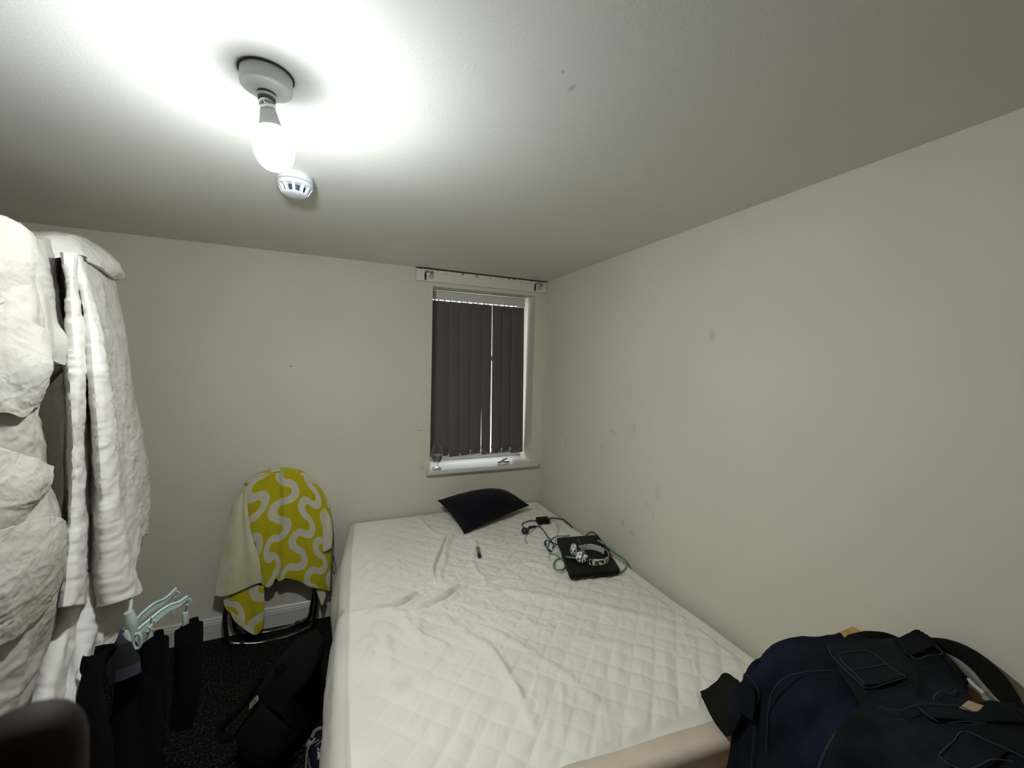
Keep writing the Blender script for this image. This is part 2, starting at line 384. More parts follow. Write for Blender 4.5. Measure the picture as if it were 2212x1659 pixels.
for k in range(11):
    a = 2*math.pi*k/11+.12; ca, sa = math.cos(a), math.sin(a)
    q = [np.array([SX+r*ca-s_*sa, SY+r*sa+s_*ca, ZC+h]) for (r, h) in ((.056, -.041), (.042, -.066), (.034, -.066), (.044, -.041)) for s_ in (-.0045, .0045)]
    mb.add(q, [(0, 1, 3, 2), (2, 3, 5, 4), (4, 5, 7, 6), (6, 7, 1, 0), (0, 2, 4, 6), (1, 7, 5, 3)])
mb.build('grille_rib', M['alarm'], sm, smooth=False)
mb = MB(); mb.lathe([(0, -.064), (.041, -.064), (.042, -.067), (.038, -.070), (.025, -.0725), (0, -.073)], (SX, SY, ZC), 48); mb.build('bottom_cap', M['alarm'], sm)

# ------------------------------------------------------------------ vertical blind
YB = D+.135
t = NT('blind_fabric'); t.col(t.mix(t.noise(3, 2), lin((114, 103, 103)), lin((107, 97, 97)))); t.b.inputs['Roughness'].default_value = .9; t.b.inputs['Specular IOR Level'].default_value = .1
t.bump(t.noise(900, 2), .2, .0006); tr = t.n('ShaderNodeBsdfTranslucent'); tr.inputs[0].default_value = lin((84, 76, 76)); mx = t.n('ShaderNodeMixShader'); mx.inputs[0].default_value = .12
t.l(t.b.outputs[0], mx.inputs[1]); t.l(tr.outputs[0], mx.inputs[2]); t.l(mx.outputs[0], t.out.inputs[0]); M['vane'] = t.m
M['rail'] = plain('blind_rail_white', (206, 206, 200), .4)
M['clip'] = plain('clear_white_clip', (214, 212, 206), .3)
M['chain'] = plain('pale_bead_chain', (190, 186, 178), .4)
bl = thing('vertical_blind', 'dark brown vertical blind with nine slats and a white headrail', 'blind', (1.02, YB, 1.0))
mb = MB()
rp = [(YB-.022, 2.212), (YB-.026, 2.222), (YB-.026, 2.262), (YB-.018, 2.272), (YB+.02, 2.272), (YB+.02, 2.212)]
mb.prism(rp, 0, WX0+.004, 1.404); mb.build('headrail', M['rail'], bl, bevel=.002, smooth=False)
mb = MB(); mb.box((WX0+.025, YB-.027, 2.238), (.045, .004, .04)); mb.build('rail_end_cap', M['disc'], bl, smooth=False)
mb = MB(); mb.tube([(WX0+.006, YB-.03, 2.207), (1.402, YB-.03, 2.207)], .0045, 8, smooth=False); mb.build('control_rod', M['clip'], bl)
tops = [934.7, 944.5, 970, 994.3, 1018.3, 1042, 1062.6, 1086, 1106, 1130.5]
bots = [929, 943.0, 968, 992, 1014.6, 1038, 1060, 1081.5, 1099.8, 1126]
gapR = {4: (-.012, -.004), 5: (-.006, .001)}
tx = [float(aty(YB, x, 655)[0]) for x in tops]; bx = [float(aty(YB, x, 982)[0]) for x in bots]
tx[0] = bx[0] = WX0+.004
ZT, ZB = 2.20, 1.008
for i in range(9):
    g = gapR.get(i, (-.015, -.015)); n = 9; m = 14
    G = np.zeros((n, m, 3)); zb = ZB+.004*math.sin(i*2.1)
    for b in range(m):
        k = b/(m-1); x0 = tx[i]*(1-k)+bx[i]*k; x1 = tx[i+1]*(1-k)+bx[i+1]*k-(g[0]*(1-k)+g[1]*k)
        for a in range(n):
            u = a/(n-1)
            G[a, b] = (x0+(x1-x0)*u, YB-.012+.024*u-.004*math.sin(math.pi*u)+.003*math.sin(3*k+i), ZT+(zb-ZT)*k)
    mb = MB().grid(G); v = mb.build('vane', M['vane'], bl, thick=.0011)
    H = G[:, -2:].copy(); H[:, 0, 2] = zb+.072; H[:, 1, 2] = zb+.001; H[:, :, 1] += .004
    mb = MB().grid(H); mb.build('weight_pocket', M['vane'], v, thick=.002)
    mb = MB(); xc = G[n//2, 0, 0]; mb.box((xc, YB-.012, 2.203), (.010, .012, .018)); mb.build('hanger_clip', M['clip'], v, smooth=False)
    MB().lathe([(0, 0), (.006, 0), (.004, -.012), (0, -.012)], (G[0, 0, 0]+.004, YB-.028, 2.206), 10).build('carrier_peg', M['clip'], v)
for i in range(9):
    x0, x1 = bx[i], bx[i+1]
    if i in (1, 2, 3): zz = 1.022
    else: zz = 1.046
    if i not in (0, 2):
        pts = [(x0+(x1-x0)*k, YB-.020+.012*k, zz-.028*math.sin(math.pi*k)*(1.6 if i == 6 else 1)) for k in np.linspace(0, 1, 9)]
        mb = MB(); mb.tube(pts, .0011, 5)
        for q in catmull(pts, 26): mb.lathe([(0, -.0019), (.0019, 0), (0, .0019)], q, 6, cap=False)
        mb.build('bead_chain', M['chain'], bl)
    if i:
        mb = MB(); mb.box((x0, YB-.016, zz), (.006, .012, .014)); mb.box((x0, YB-.016, zz-.024), (.003, .008, .036)); mb.build('chain_clip', M['clip'], bl, bevel=.001, smooth=False)

# ------------------------------------------------------------------ things on the sill
t = NT('clear_glass'); t.b.inputs['Transmission Weight'].default_value = 1; t.b.inputs['Roughness'].default_value = .02; t.b.inputs['IOR'].default_value = 1.45; t.col((1, 1, 1, 1)); M['cglass'] = t.m
t = NT('pale_drink'); t.b.inputs['Transmission Weight'].default_value = .85; t.b.inputs['Roughness'].default_value = .05; t.b.inputs['IOR'].default_value = 1.33; t.col((.45, .36, .32, 1)); M['drink'] = t.m
gz = .951; gx, gy = aty(2.985, 944, 1010)[:2]
gl = thing('stemmed_glass', 'stemmed clear beer glass holding a little drink at the left of the sill', 'glass', (gx, gy, gz))
mb = MB()
prof = [(.0005, .004), (.030, .002), (.033, .0035), (.030, .006), (.012, .011), (.0065, .016), (.006, .030), (.010, .040), (.026, .048), (.040, .062), (.0455, .082), (.044, .110), (.039, .145), (.034, .176), (.0335, .180), (.032, .176), (.037, .145), (.042, .110), (.0435, .083), (.038, .065), (.024, .052), (.0005, .047)]
mb.lathe(prof, (gx, gy, gz), 40, cap=False); mb.build('glass_bowl', M['cglass'], gl)
mb = MB(); mb.lathe([(.0005, .048), (.023, .053), (.0365, .066), (.042, .084), (.0415, .100), (.0005, .100)], (gx, gy, gz), 32, cap=False); mb.build('drink', M['drink'], gl)
M['paper'] = fabric('crumpled_pinkish_paper', (150, 132, 122), (120, 104, 94), 40, 400)
M['stub'] = plain('brown_stub', (96, 84, 70), .8)
pc = aty(2.99, 1088, 994); pc[2] = .951
n = 14; G = np.zeros((n, n, 3))
for a in range(n):
    for b in range(n):
        u, v_ = a/(n-1)-.5, b/(n-1)-.5; q = np.array([u*3, v_*3, 4.4])
        G[a, b] = pc+np.array([u*.10+.01*v_, v_*.045, .003+.014*max(0, .25-abs(u+.1))*2+.004*float(pn(q*1.7))+.003])
pap = tag(MB().grid(G).build('crumpled_wrapper', M['paper'], thick=.001), 'small crumpled pinkish wrapper lying at the right of the window sill', 'wrapper')
mb = MB(); q0 = pc+np.array([-.012, .0, .021]); q1 = pc+np.array([.042, .028, .027]); mb.tube([q0, (q0+q1)/2, q1], [.0050, .0055, .0045], 10); tag(mb.build('rolled_stub', M['stub']), 'short brown rolled stub resting on the crumpled wrapper on the sill', 'stub')

# ------------------------------------------------------------------ bed
BZ = .632
EY = np.array([.80, 1.2, 1.5, 1.9, 2.5, 2.96]); EX = np.array([0.0, -.004, .001, .012, .040, .078])
def bx0(y): return np.interp(y, EY, EX)
XR1, YFOOT, YHEAD = 1.508, .846, 2.955
def onbed(L): return np.array([atz(BZ, x, y)[:2] for x, y in L])
FOLDS = [  # pixel polyline, width, height, kind (1 = overhanging fold with a trench on its near side, 0 = soft ridge)
    ([(793, 1331), (847, 1321), (874, 1310), (890, 1297), (904, 1286)], .0105, .019, 1),
    ([(896, 1321), (943, 1308), (969, 1294), (983, 1281), (996, 1272)], .0110, .021, 1),
    ([(735, 1331), (793, 1328), (850, 1332), (905, 1330)], .022, .012, 0),
    ([(957, 1268), (951, 1250), (958, 1222), (964, 1190), (976, 1162), (994, 1143)], .016, .014, 0),
    ([(944, 1262), (938, 1240), (948, 1205), (966, 1160)], .0100, .014, 1),
    ([(1020, 1215), (1030, 1240), (1046, 1258), (1048, 1275)], .016, .010, 0),
    ([(996, 1180), (1014, 1168), (1027, 1180), (1018, 1205)], .016, .009, 0),
    ([(1000, 1295), (1090, 1281), (1156, 1290), (1307, 1320), (1480, 1364)], .030, .009, 0),
    ([(990, 1310), (1080, 1330), (1200, 1372), (1330, 1400), (1480, 1420)], .028, .006, 0),
    ([(960, 1338), (1069, 1429), (1112, 1494), (1156, 1550)], .020, .008, 0),
    ([(1030, 1370), (1090, 1450), (1134, 1540), (1160, 1600)], .017, .006, 0),
    ([(1010, 1340), (1120, 1400), (1240, 1480), (1330, 1560)], .020, .006, 0),
    ([(840, 1340), (835, 1390), (842, 1450)], .022, .008, 0),
    ([(905, 1340), (905, 1380), (915, 1410)], .020, .009, 0),
    ([(870, 1330), (900, 1375), (960, 1400), (935, 1440), (895, 1475)], .016, .008, 0),
    ([(760, 1400), (805, 1385), (800, 1410), (786, 1436)], .014, .007, 0),
    ([(1080, 1240), (1110, 1225), (1150, 1222), (1200, 1240)], .018, .007, 0),
    ([(1050, 1262), (1100, 1256), (1160, 1266)], .016, .006, 0),
    ([(1100, 1200), (1060, 1195), (1040, 1180)], .014, .006, 0),
    ([(850, 1190), (860, 1225), (862, 1250)], .014, .005, 0),
    ([(905, 1120), (925, 1145), (950, 1160)], .016, .007, 0),
]
_fold = []
for L, wd, h, k in FOLDS:
    P = catmull(np.c_[onbed(L), np.zeros(len(L))], 40)[:, :2]; _fold.append((P, wd, h, k))
def bedz(x, y):
    """height of the cover's top surface"""
    x = np.asarray(x, float); y = np.asarray(y, float)
    P = np.stack([x, y, np.full_like(x, 1.7)], -1)
    z = np.full_like(x, BZ) + .006*pn(P*2.3) + .0035*pn(P*6+3)
    for Q, wd, h, k in _fold:
        a = Q[:-1]; b = Q[1:]; ab = b-a
        near = (x > Q[:, 0].min()-.14) & (x < Q[:, 0].max()+.14) & (y > Q[:, 1].min()-.14) & (y < Q[:, 1].max()+.14)
        if not np.any(near): continue
        X = x[near] if x.ndim else x.reshape(1); Y = y[near] if y.ndim else y.reshape(1)
        px = X[:, None]-a[:, 0]; py = Y[:, None]-a[:, 1]
        tt = np.clip((px*ab[:, 0]+py*ab[:, 1])/((ab**2).sum(1)+1e-12), 0, 1)
        dx = px-tt*ab[:, 0]; dy = py-tt*ab[:, 1]; d = np.hypot(dx, dy); i = d.argmin(1); r = np.arange(len(i))
        dm = d[r, i]; sgn = np.sign(ab[i, 0]*dy[r, i]-ab[i, 1]*dx[r, i])
        tap = np.sin(np.pi*np.clip((i+tt[r, i])/len(a)*.92+.04, 0, 1))**.6
        s = dm*sgn
        if k: hh = 1.6*h*(np.exp(-((s-wd*.7)/(wd*.9))**2)-.80*np.exp(-((s+wd*.35)/(wd*.45))**2)+.40*np.exp(-((s+wd*1.7)/wd)**2))
        else: hh = 1.5*h*np.exp(-(s/wd)**2)
        if x.ndim: z[near] += hh*tap
        else: z = z + hh[0]*tap[0]
    # quilting: diamonds, soft near the edges
    W = .012*np.stack([pn(P*3+9), pn(P*3+19)], -1)
    u = (x+W[..., 0]+y*.96)/.110; v = (x+W[..., 0]-(y+W[..., 1])*.96)/.110
    q = (np.abs(np.sin(np.pi*u))*np.abs(np.sin(np.pi*v)))**.45
    m = np.clip((y-.915)/.03, 0, 1)*np.clip((1.43-x)/.02, 0, 1)*np.clip((x-bx0(y)-.02)/.10, 0, 1)*np.clip((2.93-y)/.06, 0, 1)
    z = z + m*(.0085*q-.003)*np.interp(y, [1.0, 2.0, 2.9], [1, .8, .6])
    # fine crumples: drawn tight away from the big folds, slack around them
    sl = np.exp(-(((x-.62)/.42)**2+((y-1.95)/.55)**2))
    Pc = np.stack([x*1.5+.5*y, y*1.1-.25*x, np.full_like(x, .3)], -1)
    z = z + m*(.0018+.0065*sl)*crease(Pc, 11)+m*.0032*sl*crease(P, 24, 4)
    Pr = np.stack([(x-.75*y)*4.2, (y+.4*x)*.9, np.full_like(x, 2.2)], -1)
    z = z + m*.0062*(1-sl)*crease(Pr, 3.4, 8)
    z = z + .0022*np.exp(-((y-(.912-.085*(x-.75)))/.005)**2)
    return z
def rounded(c, r, inner):
    """arc length -> (distance in from the edge, drop)"""
    L = r*math.pi/2; c = np.asarray(c, float); a = np.clip(-c/r, 0, math.pi/2)
    ins = np.where(c >= 0, r+c, r-r*np.sin(a)); drop = np.where(c >= 0, 0, r-r*np.cos(a)) + np.clip(-c-L, 0, None)
    return ins, drop
t = NT('quilted_white_cotton'); p = t.pos()
c = t.mix(t.ramp(t.noise(2.4, 4, p), .40, .75), lin((232, 228, 218)), lin((222, 217, 202)))
for (px, py, rr, s_) in ((804, 1377, .0045, .9), (945, 1481, .005, .9), (1214, 1494, .005, .95), (1402, 1620, .006, .9), (1115, 1158, .009, .5), (1067, 1470, .004, .7), (840, 1345, .004, .6), (870, 1480, .04, .12), (920, 1370, .05, .12)):
    q = atz(BZ, px, py)
    mp = t.n('ShaderNodeVectorMath', operation='DISTANCE'); t.l(p, mp.inputs[0]); mp.inputs[1].default_value = tuple(q)
    f = t.ramp(mp.outputs['Value'], rr*1.3, rr*.6); c = t.mix(t.math('MULTIPLY', f, s_), c, lin((60, 50, 40) if rr < .01 else (170, 150, 110)))
t.col(c); t.b.inputs['Roughness'].default_value = .95; t.b.inputs['Specular IOR Level'].default_value = .1
t.bump(t.noise(420, 3, p), .35, .0012); M['quilt'] = t.m
M['skirt'] = fabric('white_cover_skirt', (214, 209, 198), (204, 198, 184), 4, 500, .3, .25, cscale=9)
M['footskirt'] = fabric('beige_cover_foot', (214, 199, 181), (202, 184, 164), 4, 500, .3, .15, cscale=9)
M['divan'] = fabric('dark_bed_base_fabric', (34, 32, 32), (26, 25, 25), 6)
M['mattress'] = fabric('mattress_ticking', (205, 190, 170), None, 6)

bed = thing('bed', 'double bed pushed into the corner under the window beside the right wall', 'bed', (.78, 1.9, 0))
mb = MB(); mb.box((.80, 1.91, .215), (1.36, 2.05, .25)); mb.build('bed_base', M['divan'], bed, bevel=.02)
mb = MB(); mb.box((.785, 1.905, .470), (1.42, 2.08, .25)); mb.build('mattress', M['mattress'], bed, bevel=.03)
for sx in (.2, 1.4):
    for sy in (.95, 2.85):
        mb = MB(); mb.lathe([(0, 0), (.025, 0), (.03, .095), (0, .095)], (sx, sy, 0), 16); mb.build('leg', M['dmetal'], bed)
rE = .038
NU, NV = 360, 470
cs = np.linspace(-.33, 1.49, NU)                # arc length across, 0 = start of the flat top on the left
ts = np.linspace(-.30, 2.064, NV)
inx, dropx = rounded(cs, rE, 0); iny, dropy = rounded(ts, .024, 0)
Yg = YFOOT + iny; Yg = np.minimum(Yg, YHEAD)
G = np.zeros((NU, NV, 3))
X0 = bx0(Yg)
wid = XR1 - X0
for i in range(NU):
    x = X0 + inx[i]; over = x > XR1
    G[i, :, 0] = np.minimum(x, XR1); G[i, :, 1] = Yg-.10*(G[i, :, 0]-.75)*np.exp(-np.clip(ts, 0, 9)/.25)
zz = bedz(G[..., 0], G[..., 1])
edgeR = np.clip((G[..., 0]-(XR1-.035))/.035, 0, 1); zz -= .028*edgeR**2.5
edgeH = np.clip((G[..., 1]-(YHEAD-.05))/.05, 0, 1); zz -= .030*edgeH**2.5
flat = np.clip(1-np.maximum(dropx[:, None]*np.ones(NV), dropy[None, :]*np.ones((NU, 1)))/.03, 0, 1)
zz = zz*flat + (BZ)*(1-flat)
G[..., 2] = zz-np.maximum(dropx[:, None], dropy[None, :]) - .25*np.minimum(dropx[:, None], dropy[None, :])
# skirt billow on the left, bulge on the foot
YY = [.8, 1.2, 1.45, 1.65, 1.82, 1.93, 2.02, 2.12, 2.25, 2.38, 2.55, 2.75, 2.95]
BB = [.045, .040, .034, .036, .034, .012, .022, .036, .046, .044, .022, .010, .004]
bil = np.interp(Yg, YY, BB)
k = np.clip(dropx/.12, 0, 1)[:, None]; kk = np.sin(np.clip(dropx/.30, 0, 1)*math.pi*.75)[:, None]
Pn = G.copy(); 
G[..., 0] -= kk*bil[None, :]*1.15 + k*(.008*pn(np.stack([G[..., 1]*9, G[..., 2]*2.2, 0*G[..., 0]], -1)) + .006*crease(np.stack([G[..., 1]*1.6, G[..., 2]*.7, 0*G[..., 0]+3], -1), 6))
# crossing tuck where the cover is pulled over the edge
tk = np.exp(-((Yg-1.915)/.022)**2)[None, :]*np.clip(1-np.abs(dropx-.05)/.10, 0, 1)[:, None]; G[..., 0] += .020*tk*np.clip(dropx/.02, 0, 1)[:, None]
kf = np.clip(dropy/.06, 0, 1)[None, :]; G[..., 1] -= kf*(.012*np.sin(np.clip(dropy/.25, 0, 1)*math.pi)[None, :]+.006*pn(np.stack([G[..., 0]*5, G[..., 2]*6, 0*G[..., 0]], -1)))
cov = thing('mattress_protector', 'white quilted mattress protector with folds pulled over the bed', 'mattress protector', (.75, 1.9, .30))
ft = int(np.searchsorted(ts, .040)); fl = int(np.searchsorted(cs, .0))
mb = MB().grid(G[fl:, ft:]); mb.build('quilted_panel', M['quilt'], cov)
MB().grid(G[:fl+1, :]).build('side_skirt', M['skirt'], cov, label='plain smooth white skirt')
MB().grid(G[fl:, :ft+1]).build('foot_skirt', M['footskirt'], cov, label='plain beige skirt at the foot')
e = G[fl-2, ft:][::6].copy(); e[:, 2] += .002; e[:, 0] -= .001
mb = MB(); mb.tube(e, .0032, 7, seg=260); mb.build('piping', M['skirt'], cov)

def atbed(px, py, off):
    z = BZ
    for _ in range(6):
        q = atz(z+off, px, py); z = float(bedz(np.array([q[0]]), np.array([q[1]]))[0])
        if q[1] > YHEAD-.02 or q[0] > XR1-.012: z = min(z, BZ)
    return atz(z+off, px, py)

# ------------------------------------------------------------------ cushion
M['navy'] = fabric('black_navy_velour', (11, 13, 20), (8, 9, 15), 5, 500, .3, 0, sheen=.08)
B_, R_, T_, L_ = np.array([.748, 2.468, .655]), aty(2.70, 1142, 1091), aty(2.90, 1086, 1062), aty(2.86, 947, 1081)
n = 48; u = np.linspace(-1, 1, n)
Uu, Vv = np.meshgrid(u, u, indexing='ij')
def pillow(sign):
    pin = .07; uu = Uu*(1-pin*(1-Vv**2)*np.abs(Uu)**3*.8); vv = Vv*(1-pin*(1-Uu**2)*np.abs(Vv)**3*.8)
    a, b = (uu+1)/2, (vv+1)/2
    P = ((1-a)*(1-b))[..., None]*B_+(a*(1-b))[..., None]*R_+(a*b)[..., None]*T_+((1-a)*b)[..., None]*L_
    nrm = np.cross(R_-B_, L_-B_); nrm /= np.linalg.norm(nrm)
    h = ((1-Uu**2)*(1-Vv**2))**.5*(.105 if sign > 0 else .035)
    h = h*(1+.10*pn(np.stack([Uu*1.5, Vv*1.5, 0*Uu+sign], -1))) + .003*crease(np.stack([Uu, Vv, 0*Uu], -1), 2.2)*(1-np.maximum(np.abs(Uu), np.abs(Vv))**4)
    return P+nrm*(sign*h)[..., None]
mb = MB(); mb.grid(pillow(1)); mb.grid(pillow(-1))
cu = thing('cushion', 'black navy cushion leaning on the back wall at the head of the bed', 'cushion', (.95, 2.75, .65))
mb.build('cushion_body', M['navy'], cu)
rim = [pillow(1)[i, 0] for i in range(0, n, 3)]+[pillow(1)[-1, i] for i in range(0, n, 3)]+[pillow(1)[i, -1] for i in range(n-1, -1, -3)]+[pillow(1)[0, i] for i in range(n-1, -1, -3)]
mb = MB(); mb.tube(rim, .004, 6, seg=200, closed=True); mb.build('seam_piping', M['navy'], cu)

# ------------------------------------------------------------------ lighter
M['amber'] = plain('amber_plastic', (150, 118, 62), .3); M['dark'] = plain('black_plastic', (14, 14, 15), .45); M['chrome'] = plain('bright_metal', (150, 152, 150), .25, 1)
l0, l1 = atbed(1031.5, 1182.5, .011), atbed(1036, 1203, .011); ld = (l1-l0)/np.linalg.norm(l1-l0); ll = np.linalg.norm(l1-l0)
lg = thing('lighter', 'small amber pocket lighter lying in a crease of the bed cover', 'lighter', l0-np.array([0, 0, .011]))
mb = MB(); mb.lathe([(0, 0), (.0085, .001), (.0105, .006), (.0105, ll*.70), (0, ll*.70)], l0, 20, ld); mb.build('fuel_body', M['amber'], lg)
mb = MB(); mb.lathe([(0, ll*.70), (.0108, ll*.70), (.0108, ll*.86), (0, ll*.86)], l0, 20, ld); mb.build('metal_hood', M['chrome'], lg)
mb = MB(); mb.lathe([(0, ll*.86), (.0095, ll*.86), (.0095, ll*.97), (.006, ll), (0, ll)], l0, 16, ld); mb.build('spark_wheel', M['dark'], lg)

# ------------------------------------------------------------------ laptop with headphones
M['laptop'] = plain('laptop_black_lid', (14, 16, 15), .5, 0, .2); M['laptop2'] = plain('laptop_black_base', (9, 9, 10), .55, 0, .2)
zt = .678; TH = .024
c0, c1, c2, c3 = [atz(zt, *q) for q in ((1202.5, 1161.5), (1291, 1155), (1340, 1231), (1231, 1240.5))]
lp = thing('laptop', 'closed black laptop lying on the bed by the right wall', 'laptop', ((c0+c2)/2)*[1, 1, 0]+np.array([0, 0, zt-TH]))
def slab(mb, cs_, z0, z1, r=.012):
    c = np.mean(cs_, axis=0); out = []
    n_ = len(cs_)
    for i in range(n_):
        a = cs_[i]-(cs_[i]-cs_[i-1])/np.linalg.norm(cs_[i]-cs_[i-1])*r; b = cs_[i]-(cs_[i]-cs_[(i+1) % n_])/np.linalg.norm(cs_[i]-cs_[(i+1) % n_])*r
        for t_ in np.linspace(0, 1, 5): out.append(((1-t_)**2*a+2*t_*(1-t_)*cs_[i]+t_*t_*b)[:2])
    return mb.prism([tuple(q) for q in out], 2, z0, z1)
Q = [c0, c1, c2, c3]
mb = slab(MB(), Q, zt-TH, zt-.010); mb.build('laptop_base', M['laptop2'], lp, bevel=.002, smooth=False)
mb = slab(MB(), Q, zt-.0085, zt); mb.build('lid', M['laptop'], lp, bevel=.0015, smooth=False)
mb = MB(); h0 = c0*.80+c1*.20; h1 = c0*.2+c1*.8; mb.tube([h0-[0, 0, .009], h1-[0, 0, .009]], .004, 10, smooth=False); mb.build('hinge', M['laptop2'], lp)
M['logo'] = plain('grey_lid_stripe', (62, 64, 64), .4)
mb = MB(); a_ = atz(zt+.0004, 1247.5, 1163); b_ = atz(zt+.0004, 1254.5, 1174.5); d_ = (b_-a_)/np.linalg.norm(b_-a_); s_ = np.array([-d_[1], d_[0], 0])*.0042
mb.add([a_-s_, a_+s_, b_+s_, b_-s_, a_-s_-[0, 0, .0006], a_+s_-[0, 0, .0006], b_+s_-[0, 0, .0006], b_-s_-[0, 0, .0006]], [(0, 1, 2, 3), (4, 7, 6, 5), (0, 4, 5, 1), (1, 5, 6, 2), (2, 6, 7, 3), (3, 7, 4, 0)]); mb.build('lid_mark', M['logo'], lp, smooth=False)

t = NT('printed_headphone_shell'); v = t.n('ShaderNodeTexVoronoi'); v.inputs['Scale'].default_value = 95; t.l(t.obj(), v.inputs['Vector'])
sp = t.n('ShaderNodeSeparateColor'); t.l(v.outputs['Color'], sp.inputs[0])
c = t.mix(t.ramp(t.noise(70, 2), .53, .56), lin((226, 226, 220)), lin((16, 16, 16)))
c = t.mix(t.ramp(sp.outputs[0], .80, .82), c, lin((52, 104, 50))); c = t.mix(t.ramp(sp.outputs[1], .88, .9), c, lin((188, 170, 168)))
t.col(c); t.b.inputs['Roughness'].default_value = .3; M['print'] = t.m
M['pad'] = plain('black_ear_pad', (10, 10, 12), .6); M['pinkw'] = plain('pinkish_white_band', (196, 182, 178), .45)
hp = thing('headphones', 'white graffiti printed headphones with black ear pads lying on the laptop', 'headphones', (1.35, 1.93, zt))
# band: a strip standing on its edge, open towards the ear cups
bw = .0335
bp_ = [(1247, 1181.5), (1258, 1177.5), (1272, 1175.5), (1289, 1178), (1303, 1184), (1313.5, 1193), (1314.5, 1200.5), (1306, 1206.5), (1292, 1208.5), (1280, 1208), (1273.5, 1206.5)]
band = catmull([atz(zt+bw, *q) for q in bp_], 60)
def strip(P, th, z0, z1):
    T = np.gradient(P, axis=0); T[:, 2] = 0; T /= np.linalg.norm(T, axis=1)[:, None]; N = np.stack([-T[:, 1], T[:, 0], 0*T[:, 0]], -1)
    a = P*[1, 1, 0]; rows = [a+N*th+[0, 0, z0], a+N*th+[0, 0, z1], a-N*th+[0, 0, z1], a-N*th+[0, 0, z0]]
    return np.stack(rows+[rows[0]])
mb = MB(); mb.grid(strip(band, .0022, zt+.002, zt+bw)); mb.build('headband', M['print'], hp)
cen = band.mean(0); inn = band+(cen-band)*np.array([.035, .035, 0])
mb = MB(); mb.grid(strip(inn[28:56], .0035, zt+.004, zt+bw-.002)); mb.build('head_pad', M['pad'], hp, label='black padding')
mb = MB(); mb.grid(strip(inn[3:27], .0015, zt+.004, zt+bw-.002)); mb.build('band_lining', M['pinkw'], hp, label='pinkish white lining')
def cup(c, nrm, r, pr_='ear_cup'):
    nrm = np.array(nrm)/np.linalg.norm(nrm)
    q = MB().lathe([(0, -.004), (r*.98, -.004), (r, .004), (r*.9, .013), (r*.5, .019), (0, .020)], c, 32, nrm).build(pr_, M['print'], hp)
    MB().lathe([(0, -.024), (r*.55, -.024), (r*.85, -.022), (r*.95, -.013), (r*.85, -.004), (0, -.004)], c, 32, nrm).build('ear_pad', M['pad'], hp)
kA = atz(zt+.032, 1240, 1188); cup(kA, (-.9, .25, .12), .034)
kB = atz(zt+.026, 1256.5, 1203); cup(kB, (-.35, -.62, .62), .033)
mb = MB(); mb.tube([kA+[.02, .012, .01], atz(zt+bw*.6, 1252, 1181), atz(zt+bw*.6, 1262, 1181)], .008, 8); mb.build('yoke', M['pad'], hp)
mb = MB(); mb.tube([kB+[.02, .012, .004], atz(zt+.018, 1268, 1210), atz(zt+.018, 1277, 1211.5)], .008, 8); mb.build('yoke', M['pad'], hp)
hj = atz(zt+.018, 1278.5, 1213.5); mb = MB(); mb.lathe([(0, -.004), (.012, -.004), (.013, .002), (.010, .005), (0, .005)], hj, 24, (.05, -1, .25)); mb.build('hinge_button', M['pad'], hp)

# ------------------------------------------------------------------ cables and charger on the bed
def path(L, off): return [atbed(x, y, off) for x, y in L]
def path_on(L):
    """points over the laptop sit on its lid, others on the bed"""
    out = []
    poly = [q[:2] for q in Q]
    for x, y in L:
        p_ = atz(zt+.004, x, y); ins = True
        for i in range(4):
            a, b = poly[i], poly[(i+1) % 4]
            if (b[0]-a[0])*(p_[1]-a[1])-(b[1]-a[1])*(p_[0]-a[0]) > 0: ins = False
        out.append(p_ if ins else atbed(x, y, .005))
    return out
M['green'] = fabric('green_braided_cable', (112, 164, 124), (88, 138, 100), 60, 900, .4)
M['greyc'] = plain('grey_cable', (172, 170, 164), .6)
gc = thing('green_cable', 'green braided cable looping round the laptop and headphones', 'cable', atbed(1195, 1215, 0))
GL = [(1231, 1157.5), (1220, 1158), (1210, 1157.5), (1198, 1160.5), (1189.5, 1167), (1184, 1177.5), (1184, 1188), (1189, 1195), (1199, 1198), (1209, 1205.5), (1219, 1215), (1219.5, 1226), (1210.5, 1231.5), (1200.5, 1229.5), (1195.5, 1220.5), (1200.5, 1210.5), (1213, 1205), (1228, 1203.5), (1243, 1205.5)]
P = path_on(GL); P[-1] = atz(zt+.018, 1244, 1205.5); P[-2] = atz(zt+.012, 1229, 1203.5); P[0] = atbed(1231, 1156.5, .004)
mb = MB(); mb.tube(P, .0042, 8, seg=160); mb.build('cable_loop', M['green'], gc)
GR = [(1294, 1168.5), (1302, 1172.5), (1312, 1180), (1322, 1187.5), (1337, 1196.5), (1349.5, 1208), (1353.5, 1219.5), (1350, 1229.5), (1341, 1236), (1330, 1237.8), (1322, 1238)]
mb = MB(); P = path_on(GR); P = [np.array([min(q[0], 1.520), q[1], q[2]+.001]) for q in P]; mb.tube(P, .0042, 8, seg=110); mb.build('cable_run', M['green'], gc)
GS = [(1293, 1170.5), (1301, 1175), (1311, 1183), (1319, 1187.5), (1321, 1184.5), (1313, 1177.5), (1303, 1170.5)]
mb = MB(); P = path_on(GS); P = [np.array([min(q[0], 1.520), q[1], q[2]+.003]) for q in P]; mb.tube(P, .0042, 8, seg=80); mb.build('cable_fold', M['green'], gc)
mb = MB(); a_, b_ = atz(zt+.006, 1291, 1167.5), atz(zt+.006, 1298, 1171); mb.tube([a_, b_], [.006, .005], 8, smooth=False); mb.build('plug_sleeve', M['green'], gc)
mb = MB(); a_, b_ = atbed(1303, 1240.5, .008), atbed(1322.5, 1238, .008); d_ = (b_-a_)/np.linalg.norm(b_-a_); s_ = np.array([-d_[1], d_[0], 0])
